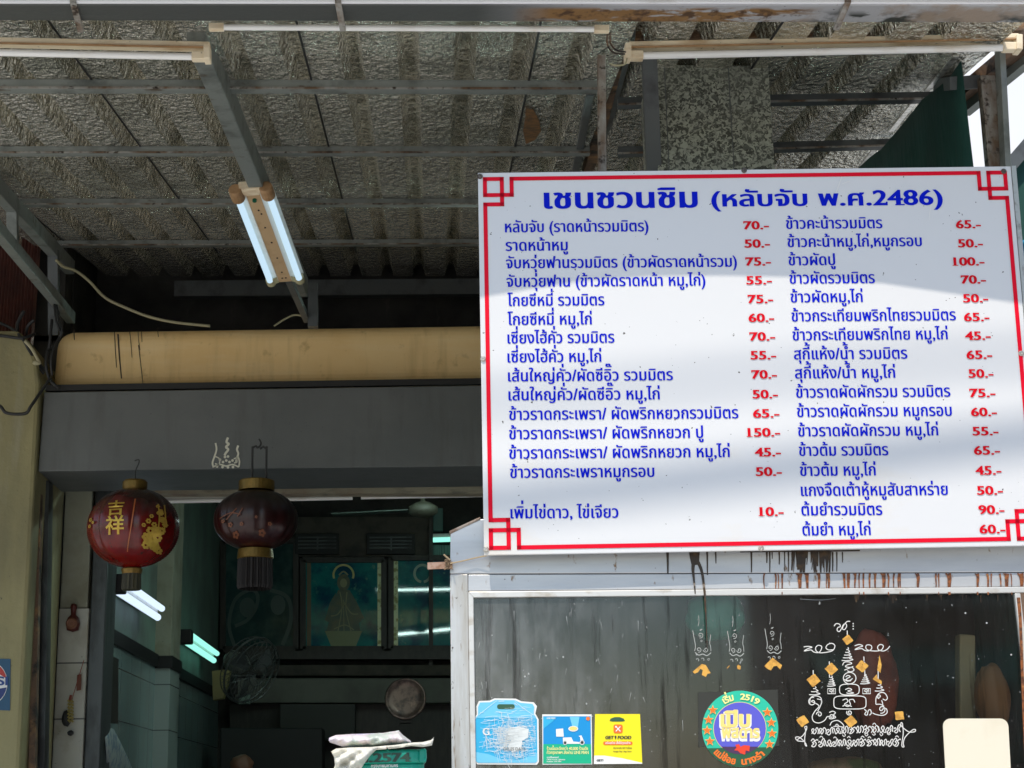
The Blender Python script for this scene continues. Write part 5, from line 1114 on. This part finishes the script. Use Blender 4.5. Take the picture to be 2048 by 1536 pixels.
# far fitting at right of the wall post
f = thing('far_tube_light', P(885, 1078, YW-.3), 'bright green-white tube light beside the post on the back wall', 'tube light')
MB().bar(P(866, 1072, YW-.3), P(960, 1069, YW-.3), .05, .03).build('batten', M_refl, f); MB().tube([P(866, 1080, YW-.32), P(960, 1077, YW-.32)], .022, 10).build('tube', M_in2, f)
o = rect_at(866, 1090, 960, 1116, YW-.1, .04, 'louvred_shelf', mat('dim_green', (.10, .24, .20), .5, 0, [dict(col=(.04, .10, .09), scale=14, lo=.45, hi=.6, stretch=(6, 1, .2))]), None); tag(o, 'dim green slatted panel below the far tube light', 'panel')
o = rect_at(866, 1016, 886, 1062, YW-.12, .05, 'green_strip', mat('strip_green', (.10, .22, .19), .5), None, .004); tag(o, 'upright pale green strip above the far tube light', 'panel')
# pictures
def picture(x0_, y0_, x1_, y1_, lbl, m, deco=True, fig=None):
    Yp = YW-.12; p = thing('framed_picture', P((x0_+x1_)/2, y1_, Yp), lbl, 'picture', 'framed pictures on the back wall')
    rect_at(x0_, y0_, x1_, y1_, Yp, .03, 'picture', m, p)
    fr_ = MB(); 
    for a_, b_ in (((x0_, y0_), (x1_, y0_)), ((x0_, y1_), (x1_, y1_)), ((x0_, y0_), (x0_, y1_)), ((x1_, y0_), (x1_, y1_))): fr_.bar(P(*a_, Yp-.01), P(*b_, Yp-.01), .05, .045, V((0, 1, 0)) )
    fr_.build('frame', M_darkwood, p)
    return p, Yp
pA, Yp = picture(446, 1082, 592, 1298, 'dim dark picture of two figures behind the fringed lantern', M_picd)
q = MB(); fA = lambda x, y: P(x, y, Yp-.004)
ribbon(q, [(470, 1295), (458, 1250), (470, 1200), (500, 1180), (515, 1190), (512, 1215), (495, 1240), (470, 1252)], 7, fA); ribbon(q, [(540, 1180), (575, 1195), (582, 1240), (565, 1290)], 8, fA); disc2(q, 495, 1215, 16, fA, 16, 20); disc2(q, 556, 1210, 15, fA, 16, 20); q.build('figures', mat('dim_figures', (.06, .10, .09), .3), pA)
pB, Yp = picture(606, 1120, 768, 1298, 'teal picture of a robed haloed figure standing in a bowl-shaped base', M_pic)
q = MB(); poly2(q, [(676, 1180), (700, 1180), (714, 1225), (722, 1268), (652, 1268), (662, 1225)], fA); disc2(q, 687, 1165, 13, fA, 20, 17); 
poly2(q, [(672, 1185), (660, 1205), (650, 1240), (660, 1246), (672, 1222)], lambda x, y: P(x, y, Yp-.0055)); poly2(q, [(702, 1185), (714, 1205), (728, 1236), (718, 1246), (704, 1222)], lambda x, y: P(x, y, Yp-.0055))
q2 = MB(); fB = lambda x, y: P(x, y, Yp-.0085)
for pts, w in (([(680, 1184), (684, 1215), (676, 1262)], 2), ([(694, 1184), (692, 1220), (702, 1262)], 2), ([(687, 1200), (688, 1262)], 1.6), ([(662, 1232), (676, 1228), (690, 1206)], 2.4), ([(716, 1228), (702, 1226), (688, 1204)], 2.4), ([(668, 1258), (690, 1250), (708, 1260)], 2.2), ([(678, 1150), (687, 1143), (696, 1150)], 3)): ribbon(q2, pts, w, fB)
disc2(q2, 687, 1166, 7, fB, 14, 9); q2.build('drapery', mat('drapery_gold', (.26, .27, .12), .4), pB)
q.build('robed_figure', mat('figure_dark', (.05, .09, .05), .4, 0, [dict(col=(.12, .12, .05), scale=9, lo=.45, hi=.6)]), pB)
q = MB(); poly2(q, [(650, 1262), (724, 1262), (712, 1292), (662, 1292)], lambda x, y: P(x, y, Yp-.007)); q.build('base', mat('figure_base', (.20, .24, .10), .4), pB)
q = MB(); ribbon(q, [(687+20*math.cos(R(t)), 1150+20*math.sin(R(t))) for t in range(-200, 21, 20)], 4, lambda x, y: P(x, y, Yp-.007)); q.build('halo', mat('halo_yellow', (.55, .55, .20), .5), pB)
rect_at(755, 1126, 768, 1294, Yp-.006, .004, 'mount_strip', M_gilt, pB); rect_at(614, 1124, 622, 1294, Yp-.006, .004, 'mount_strip', mat('brown_mount', (.16, .12, .06), .5), pB)
pC, Yp = picture(782, 1116, 990, 1297, 'bright teal picture with shiny glass next to the cabinet edge', M_pic)
rect_at(784, 1122, 796, 1292, Yp-.006, .004, 'mount_strip', M_gilt, pC)
q = MB(); ribbon(q, [(845+16*math.cos(R(t)), 1147+17*math.sin(R(t))) for t in range(100, 441, 20)], 5, lambda x, y: P(x, y, Yp-.006)); q.build('halo', mat('pale_halo', (.35, .50, .40), .5), pC)
# ceiling fan
cf = thing('ceiling_fan', P(846, 1018, 11), 'pale round ceiling fan hub with one thin blade showing', 'fan')
c_ = P(846, 1020, 11); MB().lathe([(0, -.05), (.06, -.045), (.10, -.02), (.10, .02), (.05, .05), (.015, .06), (.015, .25), (0, .25)], c_, 28).build('hub', mat('fan_cream', (.05, .05, .035), .5), cf, smooth=True)
for a_ in (172,): d = V((math.cos(R(a_)), math.sin(R(a_))*.9, -.02)); MB().bar(c_+d*.1, c_+d*.62, .09, .008).build('blade', mat('fan_green', (.03, .05, .04), .5), cf)
# wall fan
wf = thing('wall_fan', P(470, 1350, 11.8), 'dark wall fan turned sideways with its round wire cage', 'fan')
c_ = P(500, 1340, 11.6); nv = V((.70, -.52, -.40)).normalized(); e1_ = nv.orthogonal().normalized(); e2_ = nv.cross(e1_)
q = MB()
for rr, dd, th in ((.235, 0, .008), (.225, .05, .004), (.225, -.05, .004), (.15, .07, .003), (.08, .085, .003)):
    q.tube([c_+nv*dd+(e1_*math.cos(2*math.pi*i/36)+e2_*math.sin(2*math.pi*i/36))*rr for i in range(37)], th, 6, False)
for k_ in range(28):
    d = e1_*math.cos(2*math.pi*k_/28)+e2_*math.sin(2*math.pi*k_/28)
    q.tube([c_+nv*.09+d*.03, c_+nv*.07+d*.15, c_+nv*.05+d*.225, c_+d*.235, c_-nv*.05+d*.225, c_-nv*.06+d*.05], .0022, 4, False)
q.build('cage', mat('cage_grey', (.05, .055, .052), .4, .3), wf)
q = MB()
for k_ in range(3):
    a_ = 2*math.pi*k_/3; d = e1_*math.cos(a_)+e2_*math.sin(a_); t = nv.cross(d); q.add([c_+d*.03-t*.02, c_+d*.2-t*.06+nv*.02, c_+d*.2+t*.06-nv*.02, c_+d*.03+t*.02], [(0, 1, 2, 3)])
q.build('blade', mat('blade_grey', (.05, .055, .055), .3), wf, solid=.004)
MB().tube([c_-nv*.05, c_-nv*.1, c_-nv*.2, c_-nv*.24], [.05, .075, .07, .03], 16).build('motor', mat('motor_cream', (.12, .13, .11), .5), wf, smooth=True); MB().tube([c_-nv*.15, c_-nv*.15+V((0, 0.02, -.22))], .018, 8).build('bracket', M_black, wf)
o = MB().prism([P(424, 1342, 12), P(462, 1338, 12), P(446, 1396, 12), P(426, 1400, 12)], (0, .12, 0)).build('yellowed_box', mat('dull_yellow', (.20, .18, .06), .5)); tag(o, 'dull yellowish box on the wall behind the wall fan', 'box'); 
# round plaque
rp_ = thing('round_plaque', P(811, 1398, 13.5), 'round pinkish metal tray propped on the cream ledge', 'tray')
c_ = P(811, 1398, 13.5); MB().lathe([(0, .008), (.10, .01), (.135, .012), (.15, .022), (.162, .025), (.168, .015), (.165, 0), (0, 0)], c_, 48, V((-.05, -1, .08))).build('tray', mat('copper_tray', (.20, .13, .11), .35, .5, [dict(col=(.08, .055, .05), scale=14, lo=.45, hi=.6, detail=8), dict(col=(.32, .20, .16), scale=9, lo=.6, hi=.7)]), rp_, smooth=True)
MB().bar(P(800, 1440, 13.6), P(822, 1440, 13.6), .2, .05).build('stand', M_darkwood, rp_)
# dark boxes, board and hanging paper
o = rect_at(560, 1408, 710, 1480, YW-.5, .25, 'grey_board', mat('grey_board', (.06, .06, .055), .7), None, .006); tag(o, 'dull grey-brown board leaning under the cream ledge', 'board')
o = rect_at(440, 1456, 645, 1700, 13.6, .4, 'dark_cabinet', M_black, None, .01); tag(o, 'low black cabinet at the back of the room', 'cabinet')
o = MB().prism([PX(192, 1300, WX+.05), PX(230, 1318, WX+.05), PX(229, 1448, WX+.05), PX(190, 1440, WX+.05)], (.02, 0, 0)).build('wall_board', M_darkwood); tag(o, 'dark brown notice board on the tiled side wall', 'board')
pap = MB(); n_ = 10
for j in range(n_+1):
    t = j/n_
    for i in range(5):
        u = i/4; x = 207+(20+38*t)*u+6*math.sin(t*2); y = 1450+96*t+8*u; pap.v.append(PX(x, y, WX+.10+.03*math.sin(t*3+u)))
for j in range(n_):
    for i in range(4): pap.f.append((j*5+i, j*5+i+1, (j+1)*5+i+1, (j+1)*5+i))
o = pap.build('hanging_paper', mat('old_print', (.30, .33, .32), .6, 0, [dict(col=(.14, .19, .24), scale=22, lo=.48, hi=.6, detail=3)]), solid=.002, smooth=True); tag(o, 'pale curled printed paper hanging below the dark notice board', 'paper')
o = lump(P(483, 1530, 12.5), .085, .07, .075, 6).build('orange_pot', mat('orange_brown', (.16, .07, .04), .6), smooth=True); tag(o, 'rounded orange-brown thing low in the dark room', 'pot')
o = rect_at(478, 1388, 500, 1408, YW-.45, .03, 'small_card', mat('pale_green_card', (.26, .36, .30), .5), None); tag(o, 'small pale green card on the edge of the cream ledge', 'card')

# ------------------------------------------------------------------ corrugated red panel and cables at the left
cr = MB(); n_ = 60; a_, b_ = P(-110, 480, 8.55), P(84, 480, 8.55); zlo = P(30, 690, 8.55).z
for i in range(n_*2+1):
    t = i/(n_*2); p = a_+(b_-a_)*t; p = p+V((0, .012*math.cos(i*math.pi/2.0), 0)); cr.v += [V((p.x, p.y, p.z+.35)), V((p.x-.02, p.y, zlo))]
for i in range(n_*2): cr.f.append((2*i, 2*i+1, 2*i+3, 2*i+2))
o = cr.build('corrugated_panel', M_corr, solid=.002); tag(o, 'small reddish corrugated sheet behind the steel brace above the plaster wall', 'panel')
def cable(pts, r_, m, label, nm='cable'):
    q = MB(); q.tube(catmull(pts, 8), r_, 6); o = q.build(nm, m, smooth=True); return tag(o, label, 'cable')
cable([P(112, 520, 8.05), P(128, 534, 8.1), P(150, 541, 8.15), P(178, 562, 8.2), P(210, 595, 8.2), P(250, 615, 8.2), P(300, 634, 8.2), P(352, 645, 8.2), P(420, 652, 8.2)], .0075, M_cord, 'thin pale cord sagging from the steel strut towards the ochre beam')
cable([P(548, 652, 8.25), P(570, 638, 8.25), P(590, 630, 8.25), P(612, 634, 8.25)], .005, M_cord, 'short faint cord curving above the middle of the ochre beam')
cable([P(-20, 806, 7.9), P(0, 812, 7.9), P(14, 826, 7.9), P(50, 827, 7.9), P(62, 812, 7.9), P(80, 786, 7.95), P(98, 760, 8.0), P(104, 745, 8.1)], .008, M_wire, 'black cable looping low across the plaster wall')
cb2 = thing('cable_bundle', P(70, 680, 8.1), 'tangle of black cables at the end of the ochre beam', 'cables'); random.seed(2)
for pts in ([(-20, 640), (20, 655), (45, 678), (58, 700), (75, 725), (95, 745), (103, 765)], [(-20, 668), (15, 673), (45, 676), (70, 668)], [(34, 665), (36, 645), (48, 622)], [(52, 668), (56, 652), (68, 640)], [(112, 610), (118, 640), (124, 662), (112, 690), (98, 698)], [(108, 600), (112, 640), (120, 668), (108, 695), (102, 720), (104, 750)], [(95, 700), (92, 730), (100, 760), (118, 776)], [(60, 690), (70, 720), (88, 748)], [(104, 640), (100, 680), (94, 720)]):
    MB().tube(catmull([P(x, y, 8.02+random.uniform(-.05, .05)) for x, y in pts], 6), random.choice((.006, .008, .01)), 6).build('cable', M_wire, cb2, smooth=True)
MB().tube(catmull([P(50, 682, 7.95), P(62, 695, 7.95), P(72, 712, 7.95), P(80, 728, 7.95)], 6), .009, 6).build('cable', mat('pale_wire', (.36, .32, .2), .6), cb2, smooth=True)
lump(P(73, 726, 7.95), .02, .015, .012, 3).build('connector', M_cord, cb2)
cb3 = thing('wire_loop', P(1222, 95, 4.8), 'thin looped wires hanging at the rusty rafter end near the duct', 'cables')
for pts in ([(1216, 64), (1214, 80), (1218, 96), (1230, 106), (1250, 108)], [(1220, 66), (1222, 88), (1234, 100), (1252, 104)], [(1220, 128), (1235, 131), (1250, 128), (1254, 116)]):
    MB().tube(catmull([P(x, y, 4.78) for x, y in pts], 6), .0028, 6).build('wire', M_cord if pts[0][1] > 100 else M_brownrust, cb3, smooth=True)

# ------------------------------------------------------------------ teal bin with bags
YBn = 4.45
tb = thing('teal_bin', V((P(775, 1500, YBn).x, YBn, .13)), 'teal plastic bin stencilled 2574 with rubbish bags on its lid, before the doorway', 'bin')
tl, trr = P(694, 1498, YBn), P(852, 1492, YBn)
zr = tl.z
prof = rrect(tl.x, YBn, trr.x-.005, YBn+.24, .03)
q = MB(); q.prism([V((x+(.0), y, .135)) for x, y in prof][::-1], (0, 0, zr-.04-.135)); q.build('body', M_teal, tb, bevel=.004)
prof = rrect(tl.x-.008, YBn-.012, trr.x+.002, YBn+.25, .035); q = MB(); q.prism([V((x, y, zr-.04)) for x, y in prof][::-1], (0, 0, .036)); q.build('lid', M_teal, tb, bevel=.012, seg=4)
q = MB(); q.hexa([P(838, 1526, YBn-.014), P(853, 1525, YBn-.014), P(853, 1525, YBn+.03), P(838, 1526, YBn+.03), P(838, 1498, YBn-.014), P(853, 1496, YBn-.014), P(853, 1496, YBn+.03), P(838, 1498, YBn+.03)]); q.build('handle', M_teal, tb, bevel=.006)
q = MB(); vs, fs, w = text2d('ท.2574', .05, .02, True)
p0 = P(716, 1525, YBn-.0135); p1 = P(823, 1523, YBn-.0135); sc_ = 24*YBn/F
q.add([p0+(p1-p0)*(x/w)+V((0, 0, y*sc_)) for x, y in vs], fs); q.build('lettering', flat('stencil_green', (.015, .045, .03)), tb)
q = MB(); vs, fs, w = text2d('กรุงเทพมหานคร', .02, .02); p0 = P(742, 1535, YBn-.0015); p1 = P(796, 1534, YBn-.0015); q.add([p0+(p1-p0)*(x/w)+V((0, 0, y*9*YBn/F)) for x, y in vs], fs); q.build('lettering', M_white, tb)
def pillow(poly, Y, depth, amp, seed, step=3.2):
    poly = [(x, y) for x, y in poly]
    xs = [p[0] for p in poly]; ys = [p[1] for p in poly]; pts = []; es = []
    dense = []
    for i in range(len(poly)):
        a_, b_ = poly[i], poly[(i+1) % len(poly)]; n_ = max(1, int(math.hypot(b_[0]-a_[0], b_[1]-a_[1])/step))
        for k_ in range(n_): dense.append((a_[0]+(b_[0]-a_[0])*k_/n_, a_[1]+(b_[1]-a_[1])*k_/n_))
    vs = [V(p) for p in dense]; es = [(i, (i+1) % len(dense)) for i in range(len(dense))]
    def dist(x, y): return min((geometry.intersect_point_line(V((x, y)), V(poly[i]), V(poly[(i+1) % len(poly)])), i) and (V((x, y))-closest(V((x, y)), V(poly[i]), V(poly[(i+1) % len(poly)]))).length for i in range(len(poly)))
    x = min(xs)
    while x < max(xs):
        y = min(ys)
        while y < max(ys):
            if wind([dense], x, y) and dist(x, y) > step*.6: vs.append(V((x+random.uniform(-.6, .6), y+random.uniform(-.6, .6))))
            y += step
        x += step
    v2, e2, f2, *_ = geometry.delaunay_2d_cdt(vs, es, [], 0, 1e-5)
    f2 = [f for f in f2 if wind([dense], sum(v2[i].x for i in f)/3, sum(v2[i].y for i in f)/3)]
    mb_ = MB(); n_ = len(v2)
    for side in (-1, 1):
        for q in v2:
            d = min(1, dist(q.x, q.y)/14); h = math.sqrt(max(0, 1-(1-d)**2))
            nzv = noise.noise(V((q.x*.045+q.y*.05+seed, q.y*.04, side)))+.45*noise.noise(V((q.x*.11-q.y*.06, q.y*.05+seed, side)))
            mb_.v.append(P(q.x, q.y, Y+side*(depth*h*(1 if side > 0 else .5))+amp*nzv*h*(1 if side < 0 else 0)))
    mb_.f = [tuple(f) for f in f2]+[tuple(i+n_ for i in f[::-1]) for f in f2]
    return mb_
def closest(p, a_, b_):
    t = max(0, min(1, (p-a_).dot(b_-a_)/max(1e-9, (b_-a_).length_squared))); return a_+(b_-a_)*t
o = pillow([(655, 1477), (672, 1470), (702, 1468), (735, 1467), (765, 1466), (797, 1461), (806, 1470), (822, 1482), (832, 1487), (800, 1489), (760, 1493), (716, 1493), (684, 1493), (660, 1485)], YBn+.05, .12, .035, 1.3).build('plastic_bag', M_pl1, smooth=True); tag(o, 'crumpled lilac-white plastic bag lying on top of the teal bin', 'plastic bag')
o = pillow([(662, 1503), (672, 1497), (700, 1495), (740, 1494), (790, 1490), (826, 1485), (846, 1484), (862, 1480), (868, 1474), (864, 1491), (846, 1494), (822, 1492), (790, 1497), (752, 1500), (740, 1512), (728, 1528), (718, 1545), (664, 1548), (670, 1530), (668, 1514)], YBn-.02, .05, .035, 7.1).build('plastic_bag', M_pl2, smooth=True); tag(o, 'cream plastic bag draped down over the side of the teal bin', 'plastic bag')

# ------------------------------------------------------------------ the row across the street, seen only as a reflection in the cabinet glass
op = thing('opposite_shophouse', (14, -15, 0), 'brown shophouse row across the street mirrored in the cabinet glass', 'shophouse')
MB().box(3.9, 34, -23, -15, 0, 10.5).build('wall', mat('opposite_wall', (.24, .16, .11), .8, 0, [dict(col=(.16, .11, .08), scale=.8, lo=.4, hi=.65)]), op)
for i in range(7):
    for z in (4.4, 7.6):
        w_ = MB().box(4.8+i*4, 7.0+i*4, -15.03, -14.98, z, z+1.7).build('window', M_black, op); MB().box(4.7+i*4, 7.1+i*4, -15.05, -14.9, z-.12, z-.01).build('sill', M_pave, w_)
for i in range(8): MB().box(3.92+i*4, 4.3+i*4, -15.2, -15.005, 0, 10.5).build('pilaster', mat('opposite_pilaster', (.42, .36, .27), .8), op)
MB().prism([V((3.9, -15.01, 3.6)), V((34, -15.01, 3.6)), V((34, -12.8, 3.0)), V((3.9, -12.8, 3.0))], (0, 0, .06)).build('awning', mat('opposite_awning', (.10, .22, .17), .6), op)

# ------------------------------------------------------------------ cable bundle strung over the street: its soft shade crosses the sign
def strung(pts, t, r_, label):
    q = [onplane(x, y, STL, SN)-SUN*t for x, y in pts]
    a_ = q[0]+(q[0]-q[1]).normalized()*8; b_ = q[-1]+(q[-1]-q[-2]).normalized()*8
    MBo = MB(); MBo.tube([a_]+q+[b_], r_, 8); o = MBo.build('overhead_cable', M_wire); tag(o, label, 'cable')
strung([(1000, 1003), (1250, 975), (1500, 946), (1760, 912), (2040, 878)], 7.6, .036, 'thick cable bundle strung high above the street')
strung([(1700, 735), (1850, 722), (2040, 712)], 11.5, .018, 'thinner cable strung above the thick bundle over the street')

COL.objects.unlink(_fo); bpy.data.objects.remove(_fo)
